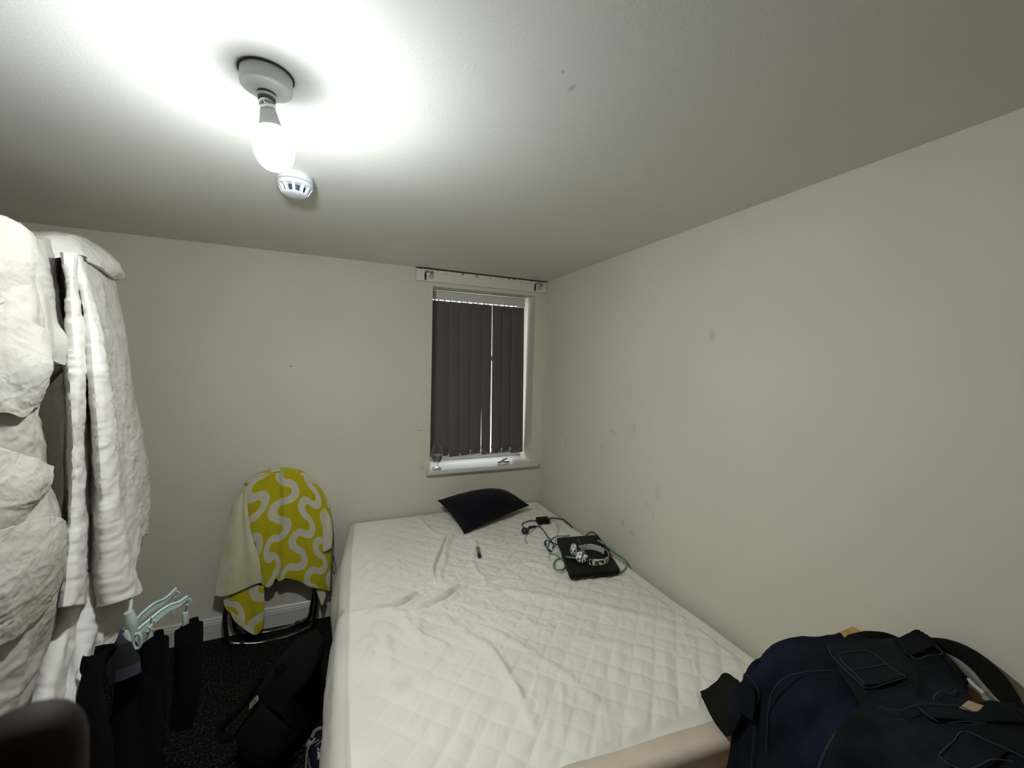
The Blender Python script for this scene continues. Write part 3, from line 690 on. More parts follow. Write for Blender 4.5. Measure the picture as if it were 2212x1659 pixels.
mb.box((a_+b_)/2, (np.linalg.norm(b_-a_), .024, .012), rot=np.stack([d_, s_, [0, 0, 1]], 1)); mb.build('connector', M['dark'], gc, bevel=.002, smooth=False, label='black connector')

ch = thing('laptop_charger', 'black power brick and plug with black leads lying on the bed', 'charger', atbed(1168, 1127, 0))
A_, B2_, C_ = atbed(1156.8, 1127.5, .002), atbed(1163.5, 1136, .002), atbed(1184, 1129.5, .002)
e1 = (B2_-A_)*[1, 1, 0]; e2 = (C_-B2_)*[1, 1, 0]; e2 = e2-e1*(e2@e1)/(e1@e1); c_ = A_+e1/2+e2/2
rot = np.stack([e1/np.linalg.norm(e1), e2/np.linalg.norm(e2), [0, 0, 1]], 1)
mb = MB(); mb.box(c_*[1, 1, 0]+np.array([0, 0, float(bedz(c_[:1], c_[1:2])[0])+.0195]), (np.linalg.norm(e1), np.linalg.norm(e2), .034), rot=rot); mb.build('power_brick', M['laptop2'], ch, bevel=.004, smooth=False)
def lead(name, L, r, off=.004, mat='dark', parent=ch, seg=None, fix=None):
    P = path(L, off+r)
    P = [np.array([min(q[0], 1.526), q[1], q[2]]) for q in P]
    if fix: fix(P)
    mb = MB(); mb.tube(P, r, 7, seg=seg or 14*len(L)); return mb.build(name, M[mat], parent)
lead('mains_lead', [(1157, 1124.5), (1151, 1125), (1143.5, 1125.5), (1133.5, 1128.5), (1128, 1133.7), (1131, 1139), (1139, 1142.5), (1146, 1141), (1153.5, 1138.5), (1165.5, 1136.5), (1168, 1139), (1174, 1146), (1180, 1155), (1183, 1160), (1189, 1166), (1194, 1174), (1196, 1178), (1193.5, 1184)], .0034)
lead('low_voltage_lead', [(1204.5, 1176.5), (1196, 1173), (1187, 1169), (1180.5, 1167), (1178, 1169), (1177, 1174), (1180, 1181), (1185, 1188), (1189, 1190)], .0030)
lead('thick_lead', [(1182, 1121.5), (1188, 1119.5), (1197, 1119), (1207.5, 1120.5), (1216.5, 1122.5), (1224.5, 1128.5), (1231, 1134), (1236, 1139)], .0046, .006)
mb = MB(); mb.tube([atx(1.522, *q) for q in ((1266, 1158), (1269, 1152.5), (1274, 1149.5), (1279, 1149), (1284, 1151), (1288, 1156), (1289, 1160))], .0030, 7, seg=40); mb.build('lead_loop', M['dark'], ch)
mb = MB(); a_, b_ = atbed(1177.3, 1170.5, .006), atbed(1178, 1177, .006); mb.tube([a_, b_], .0062, 8, smooth=False); mb.build('inline_connector', M['dark'], ch)
mb = MB(); a_, b_ = atbed(1184.5, 1187.5, .006), atbed(1190, 1191, .006); mb.tube([a_, b_], .0062, 8, smooth=False); mb.build('inline_connector', M['dark'], ch)
pp = atbed(1134, 1147, .020)
mb = MB(); mb.lathe([(0, -.012), (.021, -.012), (.023, -.004), (.021, .012), (.012, .018), (0, .018)], pp, 24, (-.55, -.6, .45)); pq = atbed(1142, 1143.5, .012); mb.tube([pp, pq], [.012, .006], 10, smooth=False); mb.build('mains_plug', M['dark'], ch)
mb = MB()
for q in ((1144.5, 1139.5), (1147, 1138.5), (1154, 1137.5)):
    p_ = atbed(q[0], q[1], .010); mb.box(p_, (.012, .020, .014), rot=rot)
mb.build('cable_tie', M['dark'], ch, bevel=.002, smooth=False)
p_ = atbed(1146.5, 1123, .010); mb = MB(); mb.box(p_, (.030, .002, .013), rot=np.array([[.95, -.3, 0], [.3, .95, 0], [0, 0, 1]])); mb.build('label_tag', M['plastic'], ch, smooth=False, label='white paper tag')
gy_ = thing('grey_cable', 'thin grey cable crossing the charger and trailing past the laptop corner', 'cable', atbed(1190, 1150, 0))
lead('cable_strand', [(1137.5, 1172), (1134.7, 1165.5), (1135, 1160), (1140, 1153.5), (1148.5, 1147), (1156, 1141), (1164, 1137.5), (1176, 1131.5), (1185, 1126), (1191, 1122), (1197, 1125.5), (1204, 1134), (1206, 1142), (1204, 1152), (1201, 1160), (1199.8, 1169), (1198, 1181), (1193, 1189.5), (1187, 1199), (1186, 1206), (1191, 1211)], .0021, .003, 'greyc', gy_)
mb = MB(); a_, b_ = atbed(1136.6, 1169.5, .006), atbed(1138.2, 1173.5, .006); mb.tube([a_, b_], .0042, 8, smooth=False); mb.build('cable_tip', M['greyc'], gy_)
lead('cable_coil', [(1202, 1208), (1200, 1222), (1203, 1235), (1212, 1237), (1221, 1234), (1223, 1224)], .0018, .002, 'greyc', gy_)

# ------------------------------------------------------------------ folding chair against the back wall, with a towel over it
M['tube'] = plain('chromed_tube', (120, 116, 110), .28, 1)
M['rubber'] = plain('black_rubber', (14, 14, 15), .7)
M['vinyl'] = plain('dark_brown_vinyl', (40, 30, 25), .5)
fc = thing('folding_chair', 'folded metal tube chair leaning on the back wall under a towel', 'chair', (-.36, 2.86, 0))
def leany(z): return 2.822+.092*z                # plane of the leaning front frame
def leanpt(px, py, off=0):
    y = 2.85
    for _ in range(5): q = aty(y, px, py); y = leany(q[2])+off
    return aty(y, px, py)
rT = .0125
xa, xb = -.607, -.128
fr = [(xa+.06, leany(.94), .96)]
U = [(xa+.10, leany(.97), .97), (xa+.085, leany(.85), .85), (xa+.035, leany(.45), .45), (xa, leany(.12), .12), (xa+.022, leany(.028), .032), (xa+.075, leany(.012), .0135), (xb-.075, leany(.012), .0135), (xb-.022, leany(.028), .032), (xb, leany(.12), .12), (xb-.01, leany(.45), .45), (xb-.05, leany(.85), .85), (xb-.07, leany(.97), .97)]
mb = MB(); mb.tube(U, rT, 12, seg=150); mb.build('front_frame', M['tube'], fc)
xa2, xb2 = -.585, -.15; yr = 2.915
U2 = [(xa2, yr-.005, .62), (xa2, yr, .12), (xa2+.022, yr+.004, .034), (xa2+.075, yr+.004, .0135), (xb2-.075, yr+.004, .0135), (xb2-.022, yr+.004, .034), (xb2, yr, .12), (xb2, yr-.005, .62)]
mb = MB(); mb.tube(U2, rT*.92, 12, seg=120); mb.build('rear_frame', M['tube'], fc)
for (x, y) in ((xa+.085, leany(.012)), (xb-.085, leany(.012))):
    mb = MB(); mb.tube([(x-.012, y, .0135), (x+.012, y, .0135)], .0145, 12, smooth=False); mb.build('foot_cap', M['rubber'], fc)
for (x, y) in ((xa2+.085, yr+.004), (xb2-.085, yr+.004)):
    mb = MB(); mb.tube([(x-.012, y, .0135), (x+.012, y, .0135)], .014, 12, smooth=False); mb.build('foot_cap', M['rubber'], fc)
mb = MB(); n = 20; G = np.zeros((n, 12, 3))
for a in range(n):
    for b in range(12):
        k = a/(n-1); z = .68+.28*b/11; x = -.49+.30*k; arc = .06*((2*k-1)**2)*(b/11)
        G[a, b] = (x, leany(z)+.010, z-arc)
mb.grid(G); mb.build('backrest', M['vinyl'], fc, thick=.02)
mb = MB(); mb.box((-.367, leany(.50)+.026, .50), (.37, .030, .34)); mb.build('seat', M['vinyl'], fc, bevel=.01)

t = NT('towel_cloth'); uv = t.n('ShaderNodeUVMap'); sx = t.n('ShaderNodeSeparateXYZ'); t.l(uv.outputs[0], sx.inputs[0])
u_, v_ = sx.outputs[0], sx.outputs[1]
us = t.math('ADD', u_, t.math('MULTIPLY', v_, .22))
SPC, HALF, WID = .158, .108, .0225
cell = t.math('FLOOR', t.math('DIVIDE', us, SPC)); loc = t.math('SUBTRACT', t.math('SUBTRACT', us, t.math('MULTIPLY', cell, SPC)), SPC/2)
vv = t.math('ADD', t.math('DIVIDE', v_, HALF), t.math('MULTIPLY', cell, .38)); kk_ = t.math('FLOOR', vv)
yy_ = t.math('ABSOLUTE', t.math('MULTIPLY', t.math('SUBTRACT', t.math('SUBTRACT', vv, kk_), .5), HALF))
sg = t.math('SUBTRACT', t.math('MULTIPLY', t.math('FLOORED_MODULO', kk_, 2.0), 2.0), 1.0)
x2 = t.math('MULTIPLY', loc, loc); yo = t.math('SUBTRACT', HALF, yy_)
d1 = t.math('ABSOLUTE', t.math('SUBTRACT', t.math('SQRT', t.math('ADD', x2, t.math('MULTIPLY', yy_, yy_))), HALF/2))
d2 = t.math('ABSOLUTE', t.math('SUBTRACT', t.math('SQRT', t.math('ADD', x2, t.math('MULTIPLY', yo, yo))), HALF/2))
sel = t.math('GREATER_THAN', t.math('MULTIPLY', sg, loc), 0.0)
ds = t.math('ADD', t.math('MULTIPLY', sel, d1), t.math('MULTIPLY', t.math('SUBTRACT', 1.0, sel), d2))
wh = t.ramp(ds, WID+.001, WID-.001)
yl = t.mix(t.noise(8, 4), lin((198, 186, 36)), lin((172, 162, 26)))
t.col(t.mix(wh, yl, lin((206, 200, 178)))); t.b.inputs['Roughness'].default_value = 1; t.b.inputs['Specular IOR Level'].default_value = .05
t.b.inputs['Sheen Weight'].default_value = .15; t.bump(t.noise(520, 3), .7, .002); M['towel'] = t.m
M['towelback'] = fabric('towel_pale_reverse', (214, 207, 182), (204, 197, 160), 9, 520, .7, 0)
def tcols(L, offs): return [[leanpt(x, y, o) for (x, y) in c] for c, o in zip(L, offs)]
mb = MB()
F = [
 [(529, 1050), (535, 1110), (543, 1165), (556, 1215), (566, 1262)],
 [(545, 1036), (549, 1110), (557, 1170), (566, 1220), (577, 1270)],
 [(565, 1027), (566, 1110), (571, 1180), (580, 1225), (588, 1264)],
 [(585, 1021), (588, 1100), (590, 1180), (593, 1230), (596, 1250)],
 [(600, 1019), (604, 1060), (603, 1140), (601, 1200), (601, 1256)],
 [(612, 1018), (615, 1100), (613, 1180), (612, 1220), (609, 1254)],
 [(628, 1019), (632, 1100), (628, 1180), (623, 1220), (616, 1250)],
 [(650, 1025), (655, 1100), (650, 1180), (648, 1225), (643, 1254)],
 [(676, 1046), (678, 1110), (674, 1180), (672, 1225), (666, 1266)],
 [(697, 1070), (698, 1120), (696, 1180), (694, 1230), (690, 1272)],
 [(712, 1102), (716, 1140), (714, 1190), (714, 1235), (712, 1277)],
]
G = loft(tcols(F, [-.02, -.03, -.032, -.03, -.016, -.034, -.034, -.036, -.040, -.036, -.012]), 110, 90)
N_ = toward_cam(G); G += N_*(.004*crease(G*[1, 1, .5], 7))[..., None] + N_*(.004*pn(G*9))[..., None]
mb.grid(G, 0, True)
# lower yellow tail hanging in front of the left leg
F = [[(483, 1288), (484, 1302), (488, 1314), (500, 1322)], [(505, 1270), (508, 1300), (515, 1325), (526, 1346)], [(535, 1262), (536, 1300), (540, 1335), (550, 1371)], [(571, 1266), (571, 1300), (570, 1330), (568, 1358)]]
G = loft(tcols(F, [-.012, -.026, -.018, -.030]), 50, 44); N_ = toward_cam(G); G += N_*(.005*crease(G, 8, 3))[..., None]
mb.grid(G, 0, True)
# fold-back at the hem of the tail
F = [[(496, 1318), (500, 1330), (507, 1342)], [(520, 1338), (528, 1352), (538, 1366)], [(538, 1356), (545, 1366), (551, 1372)]]
G = loft(tcols(F, [-.03, -.036, -.034]), 16, 16); mb.grid(G, 1)
# pale reverse side folded forward on the left
F = [
 [(527, 1050), (507, 1080), (491, 1140), (475, 1220), (464, 1287)],
 [(527, 1049), (511, 1080), (499, 1140), (488, 1220), (481, 1289)],
 [(528, 1049), (517, 1090), (510, 1150), (505, 1225), (503, 1283)],
 [(529, 1050), (524, 1100), (523, 1160), (526, 1220), (531, 1271)],
 [(530, 1050), (530, 1100), (535, 1150), (545, 1205), (552, 1262)],
 [(531, 1052), (536, 1110), (545, 1160), (561, 1212), (565, 1259)],
]
G = loft(tcols(F, [-.018, -.034, -.046, -.036, -.046, -.040]), 70, 80); N_ = toward_cam(G)
G += N_*(.005*crease(G*[1, 1, .5], 8, 6))[..., None]*np.linspace(0, 1, 80)[None, :, None]; mb.grid(G, 1)
# pale flap on the right
F = [[(698, 1098), (697, 1130), (697, 1160), (697, 1194)], [(706, 1104), (707, 1130), (708, 1165), (707, 1190)], [(713, 1118), (717, 1140), (718, 1165), (716, 1185)]]
G = loft(tcols(F, [-.042, -.050, -.040]), 20, 24); mb.grid(G, 1)
F = [[(681, 1265), (684, 1278), (690, 1292)], [(692, 1268), (694, 1285), (696, 1309)], [(702, 1270), (703, 1278), (704, 1286)]]
G = loft(tcols(F, [-.014, -.020, -.012]), 12, 12); mb.grid(G, 1)
# the part that goes over the top and down behind the chair
F = [[(529, 1050), (545, 1036), (585, 1021), (612, 1018), (650, 1025), (676, 1046), (697, 1070), (712, 1102)]]
a = catmull([leanpt(x, y, -.032) for x, y in F[0]], 70); b = a+[0, .034, .012]; c = a+[0, .062, -.02]; d = a+[0, .060, -.30]; c[:, 1] = np.minimum(c[:, 1], D-.012); d[:, 1] = np.minimum(d[:, 1], D-.012)
G = np.stack([catmull([a[i], b[i], c[i], d[i]], 20) for i in range(70)]); G[..., 1] = np.minimum(G[..., 1], D-.008); mb.grid(G, 0, True)
tag(mb.build('towel', [M['towel'], M['towelback']], thick=.004), 'yellow towel with white wavy bands draped over the folded chair', 'towel')
M['cord'] = plain('grey_cord', (128, 126, 118), .8)
mb = MB(); mb.tube([leanpt(715, 1112, .01), leanpt(719, 1150, .0), leanpt(718, 1178, -.01), leanpt(720, 1195, -.012), leanpt(722, 1212, -.01), leanpt(719, 1218, -.01), leanpt(716, 1200, -.012), leanpt(717, 1185, -.012)], .0034, 7, seg=70)
tag(mb.build('cord_loop', M['cord']), 'thin grey cord loop hanging at the right edge of the towel', 'cord')

# ------------------------------------------------------------------ clothes rail with sheets hung over it
RX = -.93
rack = thing('clothes_rail', 'metal clothes rail standing on the left, hidden under hanging sheets', 'clothes rail', (RX, 1.6, 0))
mb = MB(); mb.tube([(RX, .75, 1.97), (RX, 2.26, 1.97)], .013, 10, smooth=False); mb.build('top_bar', M['tube'], rack)
mb = MB(); mb.tube([(RX, .8, .95), (RX, 2.2, .95)], .010, 10, smooth=False); mb.build('lower_bar', M['tube'], rack)
for y in (.8, 2.2):
    mb = MB(); mb.tube([(RX, y, 1.97), (RX, y, .03)], .012, 10, smooth=False); mb.build('post', M['tube'], rack)
    mb = MB(); mb.tube([(RX-.2, y, .014), (RX+.16, y, .014)], .013, 10, smooth=False); mb.build('foot', M['tube'], rack)
def sheet_mat(name, a, b):
    t = NT(name); t.col(t.mix(t.ramp(t.noise(5, 4), .35, .7), lin(a), lin(b))); t.b.inputs['Roughness'].default_value = .92; t.b.inputs['Specular IOR Level'].default_value = .12
    n1 = t.bump(t.noise(650, 2), .3, .001)
    v = t.n('ShaderNodeTexNoise'); v.noise_type = 'RIDGED_MULTIFRACTAL'; v.inputs['Scale'].default_value = 9; v.inputs['Detail'].default_value = 3.5; v.inputs['Distortion'].default_value = .6
    t.l(t.obj(), v.inputs['Vector']); t.bump(v.outputs['Fac'], .55, .010, n1)
    tr = t.n('ShaderNodeBsdfTranslucent'); tr.inputs[0].default_value = lin(a); mx = t.n('ShaderNodeMixShader'); mx.inputs[0].default_value = .10
    t.l(t.b.outputs[0], mx.inputs[1]); t.l(tr.outputs[0], mx.inputs[2]); t.l(mx.outputs[0], t.out.inputs[0]); return t.m
M['sheetA'] = sheet_mat('crumpled_white_cotton', (182, 179, 171), (172, 167, 155))
M['sheetB'] = sheet_mat('grey_white_cotton', (216, 213, 206), (208, 204, 196))
def Y3(L, back=0.0): return [aty(c+back, a, b) for a, b, c in L]
def crumple(G, amp, s, seed=0, aniso=(1, 1, 1), amp2=0, s2=1):
    N = toward_cam(G); q = G*np.array(aniso)
    return G + N*(amp*crease(q, s, seed)+amp2*pn(q*s2+seed))[..., None]
# far sheet: two long rounded folds in front, a flat panel running back along the rail, bulky roll on top
mb = MB()
cB = [
 [(96, 560, 2.5), (96, 750, 2.5), (96, 900, 2.5), (104, 1000, 2.5), (122, 1100, 2.5), (132, 1200, 2.3), (125, 1310, 2.0)],
 [(112, 590, 2.1), (128, 750, 2.08), (140, 900, 2.06), (146, 1000, 2.04), (146, 1100, 2.0), (143, 1200, 1.92), (132, 1310, 1.8)],
 [(132, 560, 1.8), (146, 720, 1.78), (149, 850, 1.79), (148, 1000, 1.78), (147, 1120, 1.76), (143, 1210, 1.72), (133, 1310, 1.66)],
 [(141, 552, 1.68), (151, 700, 1.69), (154, 850, 1.69), (154, 1000, 1.69), (153, 1120, 1.68), (149, 1210, 1.64), (140, 1310, 1.6)],
 [(147, 546, 1.6), (158, 700, 1.6), (162, 850, 1.59), (163, 1000, 1.59), (162, 1120, 1.58), (157, 1210, 1.55), (148, 1310, 1.51)],
 [(153, 546, 1.62), (167, 700, 1.62), (172, 850, 1.62), (173, 1000, 1.62), (173, 1120, 1.61), (169, 1210, 1.58), (161, 1310, 1.54)],
 [(157, 549, 1.67), (175, 700, 1.68), (180, 850, 1.69), (182, 1000, 1.69), (182, 1120, 1.68), (178, 1210, 1.65), (173, 1310, 1.61)],
 [(159, 551, 1.69), (181, 700, 1.735), (188, 850, 1.75), (191, 1000, 1.755), (192, 1120, 1.745), (192, 1210, 1.72), (191, 1310, 1.68)],
 [(161, 551, 1.68), (187, 700, 1.69), (197, 850, 1.695), (204, 1000, 1.7), (208, 1120, 1.695), (210, 1210, 1.685), (212, 1310, 1.665)],
 [(164, 551, 1.66), (194, 700, 1.645), (210, 850, 1.63), (221, 1000, 1.63), (228, 1120, 1.63), (232, 1210, 1.63), (236, 1306, 1.62)],
 [(168, 553, 1.68), (203, 700, 1.67), (223, 850, 1.66), (238, 1000, 1.66), (248, 1120, 1.66), (256, 1210, 1.66), (268, 1296, 1.65)],
 [(172, 557, 1.74), (211, 700, 1.76), (234, 850, 1.76), (251, 1000, 1.76), (262, 1120, 1.76), (274, 1205, 1.76), (300, 1284, 1.74)],
 [(176, 562, 1.84), (213, 700, 1.9), (237, 850, 1.94), (254, 1000, 1.95), (265, 1120, 1.94), (275, 1180, 1.92), (288, 1240, 1.88)],
 [(208, 582, 1.98), (238, 720, 2.02), (262, 850, 2.05), (283, 980, 2.06), (293, 1070, 2.06), (298, 1120, 2.05), (302, 1165, 2.04)],
 [(243, 606, 2.16), (262, 720, 2.18), (280, 820, 2.19), (300, 925, 2.20), (314, 1020, 2.20), (319, 1090, 2.19), (311, 1156, 2.17)],
 [(240, 604, 2.26), (258, 720, 2.28), (276, 820, 2.30), (296, 925, 2.31), (309, 1020, 2.31), (314, 1090, 2.30), (306, 1150, 2.28)],
]
G = loft([Y3(c) for c in cB], 280, 240); G = crumple(G, .0065, 8, 1, (1, 1, .6), .010, 5); G = crumple(G, .0048, 15, 2, (.8, .8, 1.5)); G = crumple(G, .0018, 34, 6); mb.grid(G)
# bulky roll over the rail
cT = [
 [(40, 520, 1.80), (52, 506, 1.95), (70, 512, 2.1)],
 [(75, 575, 1.70), (66, 530, 1.72), (84, 507, 1.86), (95, 520, 2.1)],
 [(118, 562, 1.70), (112, 530, 1.72), (114, 507, 1.88), (120, 522, 2.15)],
 [(160, 556, 1.74), (152, 535, 1.76), (146, 510, 1.92), (152, 524, 2.15)],
 [(190, 566, 1.84), (186, 548, 1.86), (182, 522, 2.02), (186, 536, 2.25)],
 [(214, 580, 1.94), (218, 566, 1.96), (216, 541, 2.10), (216, 552, 2.32)],
 [(236, 596, 2.06), (247, 588, 2.06), (244, 565, 2.18), (240, 576, 2.36)],
 [(249, 602, 2.16), (258, 602, 2.16), (257, 590, 2.24), (252, 596, 2.38)],
]
G = loft([Y3(c) for c in cT], 90, 60); G = crumple(G, .009, 8, 4, amp2=.010, s2=7); G = crumple(G, .004, 17, 4); mb.grid(G)
# lower layer seen below the hem, ending in a ragged edge
cL = [
 [(40, 1270, 1.70), (30, 1400, 1.60), (20, 1500, 1.52), (10, 1620, 1.45), (0, 1760, 1.40)],
 [(100, 1260, 1.68), (86, 1380, 1.60), (70, 1470, 1.52), (56, 1560, 1.46), (50, 1640, 1.42)],
 [(150, 1250, 1.64), (138, 1340, 1.58), (118, 1430, 1.50), (95, 1520, 1.44), (80, 1610, 1.40)],
 [(170, 1240, 1.66), (160, 1330, 1.62), (150, 1420, 1.57), (132, 1510, 1.50), (120, 1600, 1.46)],
 [(188, 1240, 1.70), (182, 1330, 1.64), (176, 1420, 1.56), (165, 1500, 1.50), (152, 1590, 1.46)],
 [(205, 1230, 1.70), (200, 1320, 1.68), (194, 1400, 1.62), (186, 1480, 1.56), (168, 1572, 1.50)],
 [(235, 1230, 1.76), (232, 1310, 1.72), (220, 1370, 1.69), (205, 1412, 1.66), (196, 1455, 1.62)],
 [(262, 1230, 1.84), (270, 1300, 1.78), (264, 1340, 1.74), (250, 1388, 1.72), (238, 1400, 1.70)],
]
G = loft([Y3(c) for c in cL], 120, 110); G = crumple(G, .014, 7, 9, (1, 1, .8), .012, 5); G = crumple(G, .006, 15, 2); mb.grid(G)
# second layer peeping out under the hem of the flat panel
cP = [[(270, 1150, 2.12), (276, 1200, 2.12), (284, 1228, 2.12)], [(305, 1140, 2.14), (298, 1190, 2.14), (290, 1232, 2.13)], [(314, 1120, 2.2), (303, 1172, 2.2), (293, 1215, 2.2)]]
G = loft([Y3(c) for c in cP], 24, 30); G = crumple(G, .004, 12); mb.grid(G)
# ragged threads at the right edge of the flat panel
for k in range(14):
    y0 = 672+k*4.3; x0 = 253+(y0-672)*.19+2; p0 = aty(2.19, x0, y0); mb.tube([p0, p0+[.006+.004*random.random(), 0, -.004+.008*random.random()], p0+[.007, 0, -.010]], .0008, 4, seg=6)
fs = tag(mb.build('bedsheet', M['sheetB'], thick=.003), 'grey white sheet with two long folds hanging at the far end of the rail', 'sheet')
# near sheet: badly crumpled, bulging toward the room
mb = MB()
cA = [
 [(-230, 420, 1.10), (-230, 700, 1.10), (-230, 1000, 1.10), (-230, 1300, 1.10), (-230, 1750, 1.10)],
 [(-120, 440, 1.12), (-115, 700, 1.12), (-110, 1000, 1.14), (-120, 1300, 1.12), (-130, 1760, 1.10)],
 [(-45, 452, 1.18), (-40, 700, 1.14), (-35, 1000, 1.16), (-40, 1300, 1.14), (-60, 1760, 1.10)],
 [(0, 467, 1.24), (10, 640, 1.18), (20, 800, 1.17), (15, 1000, 1.20), (25, 1150, 1.19), (20, 1330, 1.18), (-20, 1740, 1.12)],
 [(28, 476, 1.28), (45, 600, 1.22), (55, 760, 1.20), (50, 900, 1.22), (58, 1050, 1.24), (75, 1180, 1.23), (65, 1340, 1.22), (10, 1720, 1.14)],
 [(52, 492, 1.32), (62, 580, 1.27), (82, 720, 1.24), (82, 810, 1.25), (74, 900, 1.27), (88, 1000, 1.30), (112, 1130, 1.29), (112, 1280, 1.28), (70, 1420, 1.24), (20, 1720, 1.18)],
 [(56, 498, 1.40), (70, 600, 1.36), (93, 750, 1.32), (92, 800, 1.33), (78, 862, 1.36), (96, 950, 1.38), (100, 1030, 1.38), (130, 1130, 1.36), (134, 1270, 1.35), (90, 1420, 1.30), (40, 1560, 1.26), (24, 1720, 1.24)],
 [(40, 500, 1.60), (50, 600, 1.58), (70, 750, 1.56), (70, 800, 1.56), (60, 862, 1.56), (76, 950, 1.58), (80, 1030, 1.58), (108, 1130, 1.56), (112, 1270, 1.52), (70, 1420, 1.48), (20, 1560, 1.44), (0, 1720, 1.42)],
]
G = loft([Y3(c, .17) for c in cA], 200, 330)
env = np.ones(200); env[:20] = np.linspace(.5, 1, 20)
def drape(G, k=1.0, seed=0):
    """hanging folds, cross wrinkles and fine creases of crumpled cotton"""
    G = crumple(G, .013*k, 4.2, seed+2, (1.5, 1.5, .55), .014*k, 3.2)
    N = toward_cam(G); q = G@np.array([[.8, 0, .6], [0, 1, 0], [-.6, 0, .8]])
    return G+N*(.0060*k*crease(q*[.6, .6, 1.7], 8, seed+5)+.0036*k*crease(G, 19, seed+8)+.0016*crease(G, 38, seed))[..., None]
G = drape(G)-[.018, 0, 0]; mb.grid(G)
# loose billows lying over it, each with an edge that throws a shadow
for L, sd in (
    ([[(-70, 640, 1.12), (-70, 780, 1.10), (-70, 900, 1.12)], [(0, 678, 1.16), (0, 780, 1.15), (0, 890, 1.165)], [(45, 690, 1.20), (50, 790, 1.18), (36, 900, 1.20)], [(80, 712, 1.25), (88, 790, 1.22), (60, 880, 1.23)], [(97, 732, 1.31), (95, 796, 1.28), (66, 884, 1.29)]], 3),
    ([[(-60, 462, 1.15), (-55, 560, 1.12), (-50, 660, 1.14)], [(0, 474, 1.21), (5, 560, 1.18), (0, 648, 1.185)], [(40, 492, 1.26), (48, 550, 1.23), (40, 612, 1.225)], [(60, 512, 1.33), (63, 555, 1.28), (52, 600, 1.27)]], 4),
    ([[(-60, 950, 1.11), (-60, 1060, 1.09), (-50, 1190, 1.11)], [(0, 975, 1.17), (10, 1060, 1.15), (0, 1170, 1.16)], [(60, 992, 1.24), (66, 1050, 1.21), (42, 1118, 1.20)], [(99, 1012, 1.33), (93, 1048, 1.28), (74, 1080, 1.27)]], 5),
    ([[(-20, 1150, 1.12), (-20, 1270, 1.10), (-20, 1400, 1.12)], [(40, 1130, 1.20), (50, 1230, 1.18), (30, 1370, 1.18)], [(95, 1120, 1.28), (108, 1200, 1.26), (80, 1320, 1.25)], [(130, 1128, 1.36), (134, 1200, 1.33), (104, 1300, 1.31)]], 6)):
    G = loft([Y3(c, .17) for c in L], 150, 120); G = drape(G, .75, sd); mb.grid(G)
# top swag of the near sheet, tucked over the roll
cS = [
 [(30, 480, 1.40), (46, 520, 1.40), (52, 600, 1.40), (52, 690, 1.40), (60, 770, 1.40)],
 [(58, 512, 1.46), (66, 560, 1.42), (72, 620, 1.40), (76, 700, 1.38), (80, 775, 1.38)],
 [(82, 514, 1.54), (88, 560, 1.50), (93, 630, 1.47), (98, 700, 1.44), (105, 745, 1.42), (112, 782, 1.44)],
 [(88, 520, 1.62), (98, 575, 1.56), (106, 640, 1.53), (109, 695, 1.50), (128, 735, 1.46), (137, 790, 1.48)],
 [(86, 525, 1.75), (96, 590, 1.68), (105, 650, 1.66), (110, 705, 1.60), (149, 730, 1.56), (142, 770, 1.58)],
]
G = loft([Y3(c, .12) for c in cS], 90, 110); G = drape(G, .8, 7); mb.grid(G)
# pouch under the swag that falls into shadow
cQ = [
 [(60, 760, 1.44), (80, 800, 1.56), (78, 838, 1.70)],
 [(92, 778, 1.46), (98, 806, 1.60), (84, 840, 1.78)],
 [(120, 788, 1.48), (116, 808, 1.62), (96, 836, 1.84)],
 [(140, 785, 1.52), (132, 800, 1.66), (108, 826, 1.88)],
]
G = loft([Y3(c, .10) for c in cQ], 40, 30); G = crumple(G, .004, 9); mb.grid(G)
tag(mb.build('bedsheet', M['sheetA'], thick=.003), 'crumpled bulging white sheet hanging nearest at the left edge of the photo', 'sheet')
mb = MB()
cW = [[(86, 528, 1.78), (94, 560, 1.74), (92, 585, 1.80)], [(104, 530, 1.76), (110, 560, 1.70), (104, 582, 1.76)], [(122, 540, 1.80), (126, 556, 1.76), (118, 572, 1.84)]]
G = loft([Y3(c) for c in cW], 30, 30); G = crumple(G, .008, 14, 3); mb.grid(G); M['bluish'] = fabric('bluish_white_cotton', (196, 202, 212), None, 8, 500, .3, .3)
tag(mb.build('pillowcase', M['bluish'], thick=.003), 'bluish white bunched cloth in the dark gap between the two sheets', 'cloth')

# ------------------------------------------------------------------ mint peg hanger and the laundry pegged to it
M['mint'] = plain('mint_plastic', (174, 195, 190), .4); M['mint2'] = plain('pale_grey_peg', (160, 172, 166), .45)
M['blackc'] = fabric('black_knit', (9, 9, 10), (6, 6, 7), 8, 500, .3)
M['trouser'] = fabric('black_trouser_cloth', (11, 11, 13), (8, 8, 9), 6, 500, .3)
hub = aty(1.62, 270, 1376)
hg = thing('peg_hanger', 'mint green plastic peg hanger with two arms pointing at the back wall', 'peg hanger', hub)
def arm(L, wd):
    P = catmull([aty(y, a, b) for a, b, y in L], 40); T = np.gradient(P, axis=0); T /= np.linalg.norm(T, axis=1)[:, None]
    S_ = np.cross(T, [0, 0, 1.]); S_ /= np.linalg.norm(S_, axis=1)[:, None]; Uz = np.cross(S_, T)
    ww = np.interp(np.linspace(0, 1, 40), [0, .5, .9, 1], wd)[:, None]
    q = MB(); q.grid(np.stack([P-Uz*ww, P+Uz*ww, P+Uz*ww+S_*.004, P-Uz*ww+S_*.004, P-Uz*ww], 0)); q.build('arm', M['mint'], hg)
    q = MB(); q.tube(P+Uz*ww+S_*.002, .0045, 8, seg=50); q.build('arm_rim', M['mint'], hg)
    q = MB(); q.tube(P-Uz*ww*.6-S_*.0015, .0022, 6, seg=50); q.build('arm_rib', M['mint2'], hg)
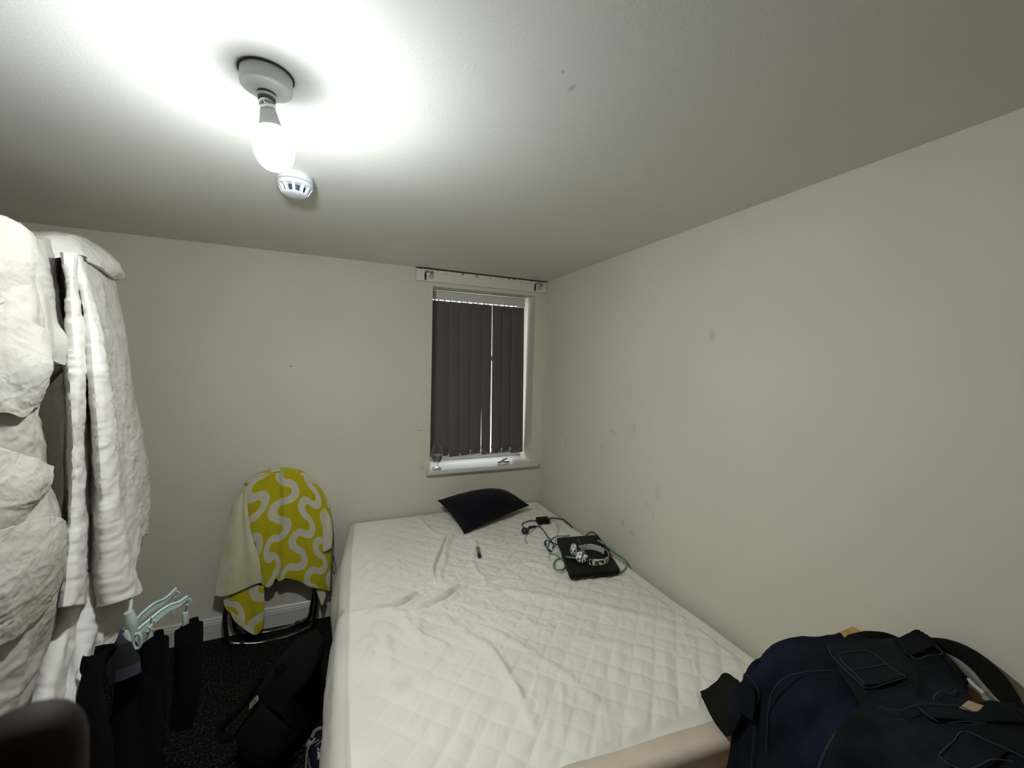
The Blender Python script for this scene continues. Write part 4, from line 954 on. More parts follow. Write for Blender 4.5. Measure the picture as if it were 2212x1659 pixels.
arm([(282, 1379, 1.60), (300, 1364, 1.62), (330, 1340, 1.65), (362, 1315, 1.68), (390, 1302, 1.71), (404, 1290, 1.73)], [.011, .012, .007, .004])
arm([(290, 1350, 1.63), (302, 1336, 1.68), (330, 1312, 1.74), (352, 1300, 1.79), (370, 1283, 1.84), (379, 1273, 1.86)], [.012, .012, .006, .004])
mb = MB(); mb.tube([aty(1.6, 278, 1322), aty(1.6, 284, 1345), aty(1.6, 286, 1380), aty(1.6, 288, 1392)], [.012, .015, .013, .012], 12); mb.build('hub', M['mint2'], hg)
mb = MB(); mb.tube([aty(1.62, 280, 1322), aty(1.66, 283, 1300), aty(1.72, 270, 1270), aty(1.78, 240, 1262), np.array([RX, 1.62, .968])], .005, 8); mb.build('hook', M['mint2'], hg)
def peg(x, y, yy, s=1.0, tilt=0., big=False):
    """a spring peg hung by a short link; x, y = pixel of its lower tip"""
    c = aty(yy, x, y); w_ = .0075*s; h = .058*s
    q = MB(); q.tube([c+[0, -.006, 0], c+[tilt*.01, -.006, h*.5], c+[tilt*.02, -.004, h]], [w_*.85, w_*1.05, w_], 8); q.build('peg', M['mint2'], hg)
    q = MB(); q.tube([c+[.002, .008, .004], c+[tilt*.012, .009, h*.5], c+[tilt*.02, .008, h*.95]], [w_*.8, w_, w_*.9], 8); q.build('peg', M['mint2'], hg)
    top = c+[tilt*.02, .002, h*.9]
    q = MB(); q.tube([top, top+[.002, 0, .022*s], top+[.004, 0, .044*s]], .0018, 6); q.build('link', M['steel'], hg)
    return c
def eye(x, y, yy):
    c = aty(yy, x, y); a = np.linspace(0, 2*np.pi, 13)[:-1]; q = MB(); q.tube([c+[.011*math.cos(t_), 0, .011*math.sin(t_)] for t_ in a], .0028, 6, seg=30, closed=True); q.build('eye', M['mint2'], hg)
eye(405, 1300, 1.73); eye(380, 1284, 1.86)
peg(401, 1357, 1.73); peg(373, 1331, 1.86, .62, .3); peg(324, 1399, 1.62, 1.0)
q = aty(1.56, 281, 1396)
mb = MB(); mb.tube([q+[0, 0, -.012], q+[-.004, 0, .02], q+[-.012, 0, .048]], [.008, .009, .009], 8); mb.build('peg', M['mint2'], hg)
mb = MB(); a = np.linspace(0, 2*np.pi, 11)[:-1]; mb.tube([q+[.017+.010*math.cos(t_), 0, .012+.024*math.sin(t_)] for t_ in a], .0045, 7, seg=30, closed=True); mb.build('peg', M['mint2'], hg)
mb = MB(); mb.tube([aty(1.60, 316, 1352), aty(1.6, 322, 1356), aty(1.61, 330, 1346), aty(1.61, 334, 1340)], .004, 7); mb.build('link', M['mint2'], hg)

def hanging(cols, mat, name, label, cat, depth=.03, group=None, amp=.006, nu=50, nv=90):
    """a garment hanging as a flattened tube: front follows cols, the back lies depth behind"""
    C = [Y3(c) for c in cols]
    G = loft(C, nu, nv); N = toward_cam(G); prof = np.sin(np.linspace(0, math.pi, nu))**.6
    Fr = G+N*(prof[:, None]*depth*.5)[..., None]+N*(amp*crease(G*[1, 1, .5], 8, 2)*prof[:, None])[..., None]
    Bk = G-N*(prof[:, None]*depth*.5)[..., None]
    ring_ = np.concatenate([Fr, Bk[::-1][1:-1]], 0)
    q = MB(); q.grid(ring_, wrap=True)
    return tag(q.build(name, mat), label, cat, group)
hanging([[(378, 1364, 1.74), (376, 1440, 1.74), (373, 1510, 1.74), (365, 1563, 1.74)], [(392, 1352, 1.73), (392, 1440, 1.73), (390, 1520, 1.73), (378, 1570, 1.73)], [(412, 1340, 1.73), (412, 1440, 1.73), (406, 1520, 1.73), (395, 1570, 1.73)], [(430, 1337, 1.73), (428, 1440, 1.73), (422, 1510, 1.73), (408, 1568, 1.73)], [(438, 1350, 1.74), (434, 1440, 1.74), (428, 1500, 1.74), (416, 1556, 1.74)]],
        M['blackc'], 'sock', 'long black sock pegged to the longer hanger arm, nearest the chair', 'sock', group='pegged black socks')
hanging([[(302, 1400, 1.63), (300, 1470, 1.63), (290, 1560, 1.63), (270, 1640, 1.63)], [(315, 1382, 1.62), (316, 1470, 1.62), (308, 1570, 1.62), (298, 1660, 1.62)], [(337, 1366, 1.62), (336, 1470, 1.62), (328, 1570, 1.62), (318, 1660, 1.62)], [(354, 1366, 1.62), (352, 1470, 1.62), (346, 1570, 1.62), (330, 1655, 1.62)], [(364, 1385, 1.63), (362, 1470, 1.63), (353, 1550, 1.63), (340, 1630, 1.63)]],
        M['blackc'], 'sock', 'long black sock pegged in the middle beside the navy checked cloth', 'sock', group='pegged black socks')
t = NT('navy_check_cloth'); p = t.obj(); ck = t.n('ShaderNodeSeparateXYZ'); t.l(p, ck.inputs[0])
a_ = t.ramp(t.math('SINE', t.math('ADD', t.math('MULTIPLY', ck.outputs[2], 46), 1.2)), -.1, .1); b_ = t.ramp(t.math('SINE', t.math('ADD', t.math('MULTIPLY', ck.outputs[0], 60), .6)), -.1, .1)
t.col(t.mix(t.math('MULTIPLY', a_, b_), lin((10, 10, 14)), lin((42, 43, 58)))); t.b.inputs['Roughness'].default_value = .95; t.bump(t.noise(500, 2), .3, .001); M['check'] = t.m
hanging([[(222, 1420, 1.55), (226, 1444, 1.54), (232, 1475, 1.54)], [(250, 1385, 1.56), (245, 1430, 1.55), (246, 1473, 1.54)], [(262, 1360, 1.57), (270, 1410, 1.55), (272, 1463, 1.54)], [(285, 1385, 1.57), (292, 1420, 1.56), (298, 1454, 1.55)], [(296, 1392, 1.58), (302, 1420, 1.57), (304, 1452, 1.56)]],
        M['check'], 'checked_cloth', 'navy checked cloth pegged at the hub of the hanger', 'cloth', depth=.02)
hanging([[(178, 1540, 1.50), (172, 1600, 1.50), (168, 1680, 1.5), (160, 1780, 1.5)], [(205, 1420, 1.52), (196, 1480, 1.51), (190, 1600, 1.5), (180, 1780, 1.5)], [(215, 1400, 1.52), (209, 1450, 1.52), (212, 1530, 1.51), (226, 1600, 1.5), (226, 1780, 1.5)], [(258, 1390, 1.55), (228, 1425, 1.54), (219, 1468, 1.53), (222, 1530, 1.53), (230, 1580, 1.52), (245, 1780, 1.5)]],
        M['trouser'], 'trousers', 'black trouser leg hanging in front of the far sheet, below the checked cloth', 'trousers', depth=.05)
hanging([[(246, 1466, 1.58), (240, 1540, 1.58), (230, 1580, 1.57), (226, 1640, 1.56), (215, 1780, 1.55)], [(270, 1440, 1.58), (268, 1540, 1.58), (262, 1640, 1.57), (258, 1780, 1.56)], [(300, 1420, 1.60), (300, 1540, 1.60), (298, 1640, 1.59), (296, 1780, 1.57)], [(330, 1450, 1.60), (334, 1540, 1.60), (338, 1620, 1.60), (330, 1780, 1.58)], [(348, 1500, 1.61), (354, 1560, 1.61), (360, 1600, 1.61), (345, 1630, 1.61), (330, 1670, 1.60), (312, 1780, 1.58)]],
        M['trouser'], 'jogging_trousers', 'black jogging trousers hanging under the checked cloth beside the middle sock', 'trousers', depth=.05)

# ------------------------------------------------------------------ backpack slumped against the bed
M['bag'] = fabric('black_nylon', (12, 13, 13), (9, 10, 10), 5, 500, .3); M['strap'] = fabric('black_webbing', (10, 11, 11), None, 8, 600, .4)
M['tagm'] = plain('beige_woven_label', (150, 134, 112), .8); M['tagi'] = plain('brown_label_print', (96, 78, 58), .8)
bp_t = thing('backpack', 'black backpack with a beige label slumped on the carpet against the bed', 'backpack', (-.2, 2.1, 0))
SEC = [  # z, corner outline (x, y): near-left, near-right, far-right, far-left
    (.004, (-.405, 1.985), (-.265, 1.80), (-.06, 2.10), (-.25, 2.36)),
    (.08, (-.415, 1.985), (-.25, 1.79), (-.045, 2.09), (-.25, 2.40)),
    (.20, (-.365, 1.985), (-.215, 1.82), (-.042, 2.08), (-.22, 2.42)),
    (.30, (-.315, 1.99), (-.17, 1.85), (-.040, 2.08), (-.17, 2.36)),
    (.36, (-.265, 1.99), (-.115, 1.86), (-.041, 2.06), (-.13, 2.28)),
    (.405, (-.215, 2.00), (-.095, 1.90), (-.043, 2.06), (-.10, 2.20)),
    (.425, (-.165, 2.01), (-.090, 1.95), (-.055, 2.05), (-.09, 2.12)),
]
rings = []
for z, *cs4 in SEC:
    P = np.array(cs4); c = P.mean(0); out = []
    for i in range(4):
        a, b, d = P[i-1], P[i], P[(i+1) % 4]
        for t_ in np.linspace(0, 1, 9): 
            p0 = b+(a-b)*.38; p2 = b+(d-b)*.38; out.append([*( (1-t_)**2*p0+2*t_*(1-t_)*b+t_*t_*p2 ), z])
    rings.append(out)
Rg = np.array(rings); Gb = cat_t(Rg, np.array([s_[0] for s_ in SEC]), np.linspace(.004, .425, 50)).transpose(1, 0, 2)
cb = Gb.mean(axis=(0, 1)); dirn = Gb-[cb[0], cb[1], 0]; dirn[..., 2] = 0; dirn /= np.linalg.norm(dirn, axis=-1, keepdims=True)+1e-6
Gb = Gb+dirn*(.006*crease(Gb, 6, 1)+.006*pn(Gb*5))[..., None]; Gb[..., 0] = np.minimum(Gb[..., 0], -.036)
mb = MB(); nu_, nv_ = Gb.shape[:2]; mb.add(Gb.reshape(-1, 3), gfaces(nu_, nv_, 0, True)+[] if False else [tuple(f) for f in gfaces(nu_, nv_, 0, True)]+[tuple(i*nv_ for i in range(nu_))[::-1], tuple(i*nv_+nv_-1 for i in range(nu_))]); mb.build('bag_body', M['bag'], bp_t)
# front pocket bulging from the side that faces the room
def bag_at(px, py, out=0.):
    """first point of the bag's left/near faces along the pixel's ray"""
    d = ray(px, py); best = None
    Pw = Gb.reshape(-1, 3)-CAM; tt = (Pw@d)/(d@d); dist = np.linalg.norm(Pw-tt[:, None]*d, axis=1); ok = dist < .03
    t_ = np.min(tt[ok]) if ok.any() else tt[dist.argmin()]
    return CAM+d*(t_-out)
pk = [[(505, 1590), (530, 1560), (560, 1520)], [(520, 1625), (550, 1590), (585, 1545)], [(540, 1650), (580, 1615), (620, 1570)], [(560, 1668), (610, 1632), (650, 1592)]]
G = loft([[bag_at(x, y, .012) for x, y in c] for c in pk], 30, 30); u = np.linspace(-1, 1, 30); bul = ((1-u[:, None]**2)*(1-u[None, :]**2))**.4
G += toward_cam(G)*(.028*bul-.012)[..., None]; mb = MB(); mb.grid(G); mb.build('front_pocket', M['bag'], bp_t, thick=.004)
mb = MB(); mb.tube([bag_at(*q_, .016) for q_ in ((500, 1600), (520, 1570), (545, 1535), (562, 1512), (590, 1520), (625, 1560))], .004, 6); mb.build('zip', M['strap'], bp_t)
sp_ = [aty(y, a, b) for a, b, y in ((566, 1462, 1.93), (545, 1492, 1.92), (520, 1528, 1.90), (492, 1556, 1.88), (476, 1578, 1.88), (480, 1596, 1.87), (505, 1588, 1.88))]
P = catmull(sp_, 50); T = np.gradient(P, axis=0); T /= np.linalg.norm(T, axis=1)[:, None]; W_ = np.cross(T, [.5, -.8, .2]); W_ /= np.linalg.norm(W_, axis=1)[:, None]
mb = MB(); mb.grid(np.stack([P-W_*.014, P, P+W_*.014], 0)); mb.build('shoulder_strap', M['strap'], bp_t, thick=.008)
mb = MB(); mb.tube([bag_at(600, 1450, .0), bag_at(594, 1446, .022), bag_at(604, 1438, .026), bag_at(616, 1436, .0)], .006, 8); mb.build('grab_handle', M['strap'], bp_t)
tq = [bag_at(538, 1533, .030), bag_at(540, 1518, .030), bag_at(557, 1501, .030), bag_at(559, 1512, .030)]; tqc = np.mean(tq, 0); 
dep = np.mean([np.linalg.norm(q_-CAM) for q_ in tq]); tq = [CAM+(q_-CAM)/np.linalg.norm(q_-CAM)*dep for q_ in tq]
mb = MB(); mb.add(tq, [(0, 1, 2, 3)]); lb = mb.build('label', M['tagm'], bp_t, thick=.002, smooth=False, label='beige stitched label')
c_ = np.mean(tq, 0); mb = MB(); mb.add([c_+(q_-c_)*.62-ray(548, 1516)*.003 for q_ in tq], [(0, 1, 2, 3)]); mb.build('label_print', M['tagi'], lb, thick=.001, smooth=False)

# ------------------------------------------------------------------ trainer half under the bed
M['shoe_navy'] = fabric('navy_suede', (24, 26, 44), None, 20, 600, .4); M['shoe_white'] = plain('off_white_leather', (176, 172, 164), .5); M['shoe_grey'] = fabric('grey_lace', (120, 120, 116), None, 30, 700, .5); M['sole'] = plain('grey_sole', (110, 108, 98), .7)
sh = thing('trainer', 'navy and white trainer with grey laces poking out from under the bed', 'shoe', (-.03, 1.80, 0))
hd = np.array([.28, -.96, 0]); sdv = np.array([.96, .28, 0]); o_ = np.array([-.085, 1.965, 0])
def sp(l, s_, z): return o_+hd*l+sdv*s_+[0, 0, z]
n = 30; secs = []
for l in np.linspace(0, .28, 26):
    k = l/.28; w_ = .036+.014*math.sin(math.pi*min(1, k*1.1))-.020*max(0, k-.85)/.15; w_ *= math.sin(math.pi*np.clip(.06+.90*k, .06, .96))**.22
    hh = np.interp(k, [0, .08, .25, .42, .6, .85, 1], [.055, .088, .092, .088, .066, .048, .034])
    secs.append([sp(l, w_*math.copysign(abs(math.cos(a))**.7, math.cos(a)), .024+(hh-.024)*max(0, math.sin(a))**.75) for a in np.linspace(0, math.pi, n)])
mb = MB(); mb.grid(np.array(secs)); mb.build('upper', M['shoe_navy'], sh)
out = [sp(l, s_*(.040+.014*math.sin(math.pi*min(1, l/.28*1.1))-.018*max(0, l/.28-.85)/.15), 0)[:2] for s_, ls in ((1, np.linspace(.0, .288, 14)), (-1, np.linspace(.288, .0, 14))) for l in ls]
mb = MB(); mb.prism([tuple(q_) for q_ in out], 2, .001, .028); mb.build('sole', M['sole'], sh, bevel=.005)
for (l0_, l1_, s0, s1) in ((.03, .075, -.75, -.15), (.12, .155, -1, -.35)):
    G = np.array([[sp(l, .047*math.cos(a), .027+ (np.interp(l/.28, [0, .25, .42, .6, 1], [.05, .088, .084, .063, .03])-.022)*math.sin(a)**.75) for a in np.linspace(math.pi*.62, math.pi*.92, 10)] for l in np.linspace(l0_, l1_, 8)])
    mb = MB(); mb.grid(G); mb.build('white_panel', M['shoe_white'], sh, thick=.003)
for k in range(4):
    l = .105+.026*k; h = np.interp(l/.28, [.25, .42, .6, .85], [.094, .092, .071, .052])
    mb = MB(); mb.tube([sp(l, -.026, h-.012), sp(l+.006, 0, h+.004), sp(l+.012, .026, h-.012)], .0038, 7); mb.build('lace', M['shoe_grey'], sh)
mb = MB(); mb.tube([sp(.10, -.01, .098), sp(.09, -.045, .085), sp(.13, -.068, .045), sp(.19, -.075, .012), sp(.26, -.075, .006)], .0038, 7); mb.build('lace', M['shoe_grey'], sh)
mb = MB(); mb.tube([sp(.06, -.03, .088), sp(.045, -.012, .098), sp(.045, .012, .098), sp(.06, .03, .088)], .008, 8); mb.build('collar', M['shoe_grey'], sh)

# ------------------------------------------------------------------ chest of drawers at the foot of the bed, under a heap of clothes
t = NT('pale_oak_veneer'); wv = t.n('ShaderNodeTexWave'); wv.inputs['Scale'].default_value = 7; wv.inputs['Distortion'].default_value = 5; wv.inputs['Detail'].default_value = 3; t.l(t.obj(), wv.inputs['Vector'])
t.col(t.mix(t.ramp(wv.outputs['Fac'], .2, .9), lin((196, 154, 96)), lin((178, 136, 80)))); t.b.inputs['Roughness'].default_value = .5; M['oak'] = t.m
CX0, CX1, CY0, CY1, CT = 1.05, 1.533, -.10, .745, .927
cdw = thing('chest_of_drawers', 'pale oak chest against the right wall, buried under a heap of clothes', 'chest of drawers', ((CX0+CX1)/2, (CY0+CY1)/2, 0))
mb = MB(); mb.box(((CX0+CX1)/2, (CY0+CY1)/2, CT-.010), (CX1-CX0, CY1-CY0, .020)); mb.build('top_board', M['oak'], cdw, bevel=.002, smooth=False)
mb = MB(); mb.box(((CX0+CX1)/2+.006, (CY0+CY1)/2, (CT-.02)/2+.02), (CX1-CX0-.02, CY1-CY0-.016, CT-.06)); mb.build('carcass', M['oak'], cdw, smooth=False)
mb = MB(); mb.box(((CX0+CX1)/2+.01, (CY0+CY1)/2, .02), (CX1-CX0-.05, CY1-CY0-.03, .04)); mb.build('plinth', M['oak'], cdw, smooth=False)
for k in range(4):
    z = .15+.21*k; mb = MB(); mb.box((CX0+.004, (CY0+CY1)/2, z), (.014, CY1-CY0-.04, .195)); d_ = mb.build('drawer', M['oak'], cdw, bevel=.002, smooth=False)
    mb = MB(); mb.lathe([(0, 0), (.008, 0), (.008, .012), (.014, .016), (.012, .024), (0, .025)], (CX0-.003, (CY0+CY1)/2, z), 16, (-1, 0, 0)); mb.build('knob', M['oak'], d_)
def heap(px, py, off=0.0, z0=.985, x0=1.012):
    """clothes lie over the chest: flat on top, hanging over its left side"""
    d = ray(px, py); tz = (z0+off-CZ)/d[2] if d[2] < -.02 else 9; tx_ = (x0-off)/d[0]
    k = 26.; t_ = np.log(np.exp(k*tz*1.0)+np.exp(k*tx_*1.0))/k if max(tz, tx_) < 20 else max(tz, tx_)
    return CAM+d*(t_-.012)
def hp_cols(L, off): return [[heap(*q_[:2], off+(q_[2] if len(q_) > 2 else 0)) for q_ in c] for c in L]
t = NT('indigo_denim'); t.col(t.mix(t.ramp(t.noise(7, 4), .3, .75), lin((27, 32, 48)), lin((19, 22, 33)))); t.b.inputs['Roughness'].default_value = .95; t.b.inputs['Specular IOR Level'].default_value = .1; t.bump(t.noise(520, 3), .5, .001); M['indigo'] = t.m
t = NT('washed_black_denim'); t.col(t.mix(t.ramp(t.noise(9, 5), .35, .75), lin((30, 33, 37)), lin((17, 19, 23)))); t.b.inputs['Roughness'].default_value = .95; t.b.inputs['Specular IOR Level'].default_value = .1; t.bump(t.noise(520, 3), .5, .001); M['bdenim'] = t.m
M['stitch'] = plain('pale_seam_thread', (58, 63, 72), .9); M['stitch2'] = plain('worn_seam_edge', (44, 48, 57), .9)
def garment(L, off, nu, nv, amp, seed=0, und=.006):
    G = loft(hp_cols(L, off), nu, nv); N = toward_cam(G)
    return G + N*(amp*crease(G, 7, seed)+und*pn(G*6+seed))[..., None]
def seam(L, off, r=.0016, n=60):
    q = MB(); q.tube([heap(x, y, off) for x, y in L], r*.62, 5, seg=n); return q

j1 = thing('jeans', 'indigo blue jeans spread over the near left corner of the clothes heap beside the bed', 'jeans', heap(1680, 1450))
L = [
 [(1626, 1424), (1609, 1470), (1597, 1530), (1584, 1600), (1572, 1659), (1560, 1740)],
 [(1636, 1417), (1625, 1475), (1618, 1540), (1610, 1610), (1602, 1680), (1590, 1760)],
 [(1662, 1400), (1656, 1460), (1650, 1540), (1642, 1620), (1634, 1700), (1622, 1790)],
 [(1702, 1386), (1706, 1440), (1696, 1520), (1684, 1610), (1676, 1700), (1668, 1800)],
 [(1745, 1382), (1762, 1440), (1752, 1520), (1730, 1610), (1716, 1700), (1706, 1800)],
 [(1790, 1379), (1822, 1440), (1818, 1510), (1780, 1600), (1756, 1690), (1740, 1800)],
 [(1815, 1376), (1880, 1450), (1900, 1520), (1850, 1600), (1800, 1690), (1775, 1800)],
]
G = garment(L, .012, 120, 130, .012, 1, .014); mb = MB(); mb.grid(G); mb.build('denim_legs', M['indigo'], j1, thick=.004)
mb = seam([(1605, 1455), (1622, 1466), (1634, 1482), (1632, 1540), (1627, 1600), (1621, 1680)], .0275); mb.build('hem_stitching', M['stitch2'], j1)
mb = seam([(1870, 1455), (1790, 1449), (1735, 1452), (1690, 1468), (1668, 1495), (1660, 1540), (1655, 1620)], .0250, .0020, 90); mb.build('seam_stitching', M['stitch2'], j1)
L = [[(1606, 1468), (1592, 1482), (1573, 1490), (1571, 1500)], [(1622, 1480), (1604, 1500), (1584, 1512), (1578, 1520)], [(1632, 1500), (1616, 1524), (1598, 1530), (1585, 1528)], [(1628, 1560), (1616, 1548), (1606, 1542), (1596, 1540)]]
G = garment(L, .032, 30, 30, .004, 5, .004); mb = MB(); mb.grid(G); mb.build('turned_hem', M['bdenim'], j1, thick=.004)
L = [[(1577, 1530), (1575, 1560), (1573, 1590)], [(1592, 1536), (1588, 1560), (1580, 1588)], [(1604, 1546), (1598, 1562), (1586, 1582)]]
G = garment(L, .034, 20, 20, .003, 6, .003); mb = MB(); mb.grid(G); mb.build('turned_hem', M['bdenim'], j1, thick=.004)

j2 = thing('jeans', 'washed black jeans with a big stitched pocket on top of the clothes heap', 'jeans', heap(1920, 1450))
L = [
 [(1796, 1392), (1802, 1430), (1830, 1480), (1856, 1520), (1866, 1560)],
 [(1822, 1380), (1845, 1425), (1872, 1475), (1892, 1520), (1896, 1560)],
 [(1850, 1374), (1880, 1415), (1912, 1465), (1925, 1515), (1932, 1560)],
 [(1880, 1382), (1915, 1420), (1952, 1465), (1970, 1515), (1976, 1560)],
 [(1925, 1384), (1955, 1420), (1992, 1465), (2010, 1515), (2020, 1560)],
 [(1965, 1374), (1995, 1412), (2036, 1460), (2060, 1510), (2070, 1560)],
 [(1988, 1368), (2030, 1408), (2072, 1454), (2090, 1500), (2105, 1560)],
]
OFF2 = np.linspace(0, 1, 110)
G = garment(L, .030, 110, 100, .009, 3, .012); mb = MB(); mb.grid(G); mb.build('denim_seat', M['bdenim'], j2, thick=.004)
L = [[(1938, 1384), (1950, 1402), (1960, 1420)], [(1962, 1373), (1976, 1392), (1992, 1412)], [(1986, 1367), (2004, 1386), (2022, 1400)], [(2002, 1376), (2022, 1398), (2036, 1412)], [(2034, 1408), (2046, 1426), (2054, 1442)], [(2064, 1440), (2070, 1456), (2074, 1472)], [(2088, 1468), (2086, 1480), (2080, 1492)]]
G = loft(hp_cols(L, .040), 150, 24); N = toward_cam(G); ribs = np.sin(np.linspace(0, 60*math.pi, 150))
G += N*(.0035*ribs[:, None]+.003*crease(G, 9, 2))[..., None]; mb = MB(); mb.grid(G); mb.build('elastic_waistband', M['bdenim'], j2, thick=.006)
pkL = [[(1789, 1396), (1808, 1430), (1830, 1456), (1866, 1482)], [(1815, 1393), (1835, 1425), (1860, 1450), (1895, 1480)], [(1845, 1397), (1868, 1422), (1890, 1446), (1925, 1474)], [(1872, 1400), (1898, 1424), (1922, 1442), (1957, 1462)]]
G = garment(pkL, .045, 36, 36, .002, 4, .003); mb = MB(); mb.grid(G); pkt = mb.build('back_pocket', M['bdenim'], j2, thick=.004)
for L_ in ([(1789, 1396), (1798, 1418), (1812, 1432), (1838, 1458), (1866, 1483), (1915, 1476), (1957, 1462)], [(1810, 1412), (1850, 1406), (1880, 1408), (1905, 1425), (1930, 1446), (1957, 1462)], [(1812, 1415), (1822, 1432), (1838, 1446), (1868, 1478)], [(1838, 1446), (1875, 1442), (1922, 1432)]):
    mb = seam(L_, .0505, .0014); mb.build('pocket_stitching', M['stitch'], pkt)
mb = seam([(1962, 1410), (1974, 1422), (2004, 1416), (2036, 1410), (2022, 1394)], .046, .0014); mb.build('loop_stitching', M['stitch'], j2)
mb = seam([(2015, 1522), (2022, 1500), (2034, 1494), (2052, 1498), (2066, 1489)], .047, .0022); mb.build('fly_edge', M['stitch2'], j2)

j3 = thing('jeans', 'black jeans lying nearest the camera at the bottom right with a side pocket', 'jeans', heap(2000, 1600, .03))
L = [
 [(1892, 1514), (1850, 1540), (1812, 1580), (1790, 1640), (1775, 1720), (1768, 1800)],
 [(1900, 1520), (1870, 1560), (1838, 1610), (1820, 1670), (1812, 1740), (1808, 1820)],
 [(1930, 1528), (1915, 1570), (1895, 1625), (1880, 1690), (1870, 1750), (1866, 1830)],
 [(1972, 1524), (1975, 1570), (1968, 1630), (1960, 1700), (1955, 1760), (1950, 1840)],
 [(2020, 1524), (2036, 1570), (2040, 1630), (2040, 1700), (2040, 1770), (2040, 1850)],
 [(2080, 1530), (2104, 1572), (2118, 1630), (2126, 1700), (2130, 1770), (2134, 1850)],
 [(2140, 1525), (2172, 1566), (2196, 1620), (2212, 1690), (2222, 1770), (2230, 1850)],
 [(2190, 1530), (2230, 1560), (2268, 1610), (2294, 1680), (2310, 1770), (2320, 1850)],
]
G = garment(L, .052, 130, 120, .013, 7, .012); mb = MB(); mb.grid(G); mb.build('denim_legs', M['bdenim'], j3, thick=.004)
L = [[(1978, 1524), (1990, 1540), (2012, 1556)], [(2020, 1522), (2030, 1540), (2044, 1556)], [(2070, 1534), (2078, 1548), (2090, 1560)], [(2104, 1542), (2112, 1552), (2122, 1562)], [(2132, 1526), (2150, 1545), (2164, 1562)], [(2180, 1524), (2200, 1546), (2220, 1566)]]
G = garment(L, .066, 60, 20, .004, 8, .004); mb = MB(); mb.grid(G); mb.build('waistband', M['bdenim'], j3, thick=.006)
pk3 = [[(2030, 1632), (2052, 1650), (2085, 1668), (2112, 1672)], [(2062, 1600), (2085, 1618), (2120, 1640), (2150, 1650)], [(2092, 1582), (2120, 1596), (2160, 1618), (2190, 1630)], [(2110, 1584), (2140, 1596), (2185, 1616), (2225, 1640)]]
G = garment(pk3, .068, 30, 30, .002, 9, .003); mb = MB(); mb.grid(G); p3 = mb.build('side_pocket', M['bdenim'], j3, thick=.004)
for L_ in ([(2028, 1632), (2046, 1648), (2080, 1662), (2112, 1654), (2150, 1640), (2190, 1645)], [(2028, 1630), (2060, 1600), (2092, 1581), (2125, 1596), (2170, 1616), (2225, 1642)]):
    mb = seam(L_, .0735, .0014); mb.build('pocket_stitching', M['stitch'], p3)
for L_ in ([(1895, 1526), (1930, 1534), (1970, 1526), (1980, 1522), (2040, 1523), (2080, 1528), (2105, 1540)], [(1980, 1524), (2000, 1542), (2028, 1560)], [(2050, 1562), (2090, 1558), (2130, 1562)]):
    mb = seam(L_, .076, .0016); mb.build('seam_stitching', M['stitch2'], j3)
mb = seam([(1893, 1512), (1848, 1540), (1808, 1584), (1780, 1630), (1765, 1680), (1756, 1740)], .040, .0045, 80); mb.build('side_seam', M['stitch2'], j3)

M['greyjersey'] = fabric('grey_jersey', (150, 148, 142), (138, 136, 130), 9, 500, .3, .2); M['blackfleece'] = fabric('black_fleece', (13, 13, 13), (9, 9, 9), 12, 400, .6)
mb = MB(); L = [[(2040, 1412), (2052, 1432), (2066, 1470)], [(2062, 1420), (2080, 1446), (2098, 1490)], [(2090, 1440), (2110, 1470), (2130, 1515)], [(2130, 1470), (2150, 1500), (2168, 1535)], [(2180, 1512), (2200, 1535), (2210, 1560)], [(2225, 1550), (2240, 1570), (2250, 1590)]]
G = garment(L, .016, 50, 30, .004, 2, .004); mb.grid(G)
L = [[(1862, 1386), (1880, 1392), (1890, 1400)], [(1880, 1383), (1895, 1388), (1905, 1396)], [(1906, 1381), (1912, 1386), (1918, 1394)]]; L2 = garment(L, .020, 12, 12, .002, 2, .002); mb.grid(L2)
tag(mb.build('jersey_top', M['greyjersey'], thick=.004), 'light grey jersey top squeezed between the black jeans and the black fleece', 'top')
mb = MB(); mb.tube([heap(2000, 1398, .0), heap(2030, 1400, .015), heap(2062, 1408, .020), heap(2096, 1426, .020), heap(2128, 1452, .018), heap(2158, 1490, .014), heap(2182, 1528, .008), heap(2220, 1585, .0)], [.022, .026, .028, .028, .028, .026, .022, .018], 14, seg=70)
tag(mb.build('fleece_sleeve', M['blackfleece']), 'black fleece sleeve curving along the wall behind the jeans', 'garment')
mb = MB(); mb.tube([heap(1836, 1382, .012), heap(1880, 1377, .022), heap(1925, 1380, .022), heap(1950, 1388, .012)], [.012, .016, .014, .008], 10, seg=40)
tag(mb.build('black_top', M['blackfleece']), 'rolled black cloth edge showing behind the washed black jeans near the oak corner', 'garment')
M['olive'] = fabric('dark_olive_jersey', (20, 22, 17), (14, 16, 12), 8, 500, .4)
sl = [
 [(1513, 1497, .66), (1524, 1522, .66), (1536, 1546, .665), (1552, 1570, .665), (1571, 1590, .66)],
 [(1530, 1489, .668), (1545, 1512, .68), (1560, 1534, .69), (1572, 1556, .695), (1580, 1586, .69)],
 [(1548, 1475, .668), (1566, 1500, .69), (1580, 1524, .71), (1590, 1548, .72), (1598, 1580, .72)],
 [(1565, 1457, .665), (1586, 1484, .70), (1600, 1512, .73), (1612, 1540, .74), (1622, 1572, .74)],
 [(1596, 1472, .70), (1612, 1492, .73), (1626, 1516, .76), (1636, 1540, .77), (1644, 1566, .78)],
]
G = loft([[atz(z, x, y) for x, y, z in c] for c in sl], 50, 50); N = toward_cam(G); G = G+N*(.004*crease(G, 7, 3))[..., None]; G[..., 1] = np.where(G[..., 0] > 1.02, np.maximum(G[..., 1], .775), G[..., 1])
mb = MB(); mb.grid(G); mb.grid(G-N*[.016, .006, .016])
tag(mb.build('sweatshirt_cuff', M['olive'], thick=.004), 'dark olive sleeve end lying over the corner of the bed beside the jeans', 'garment')
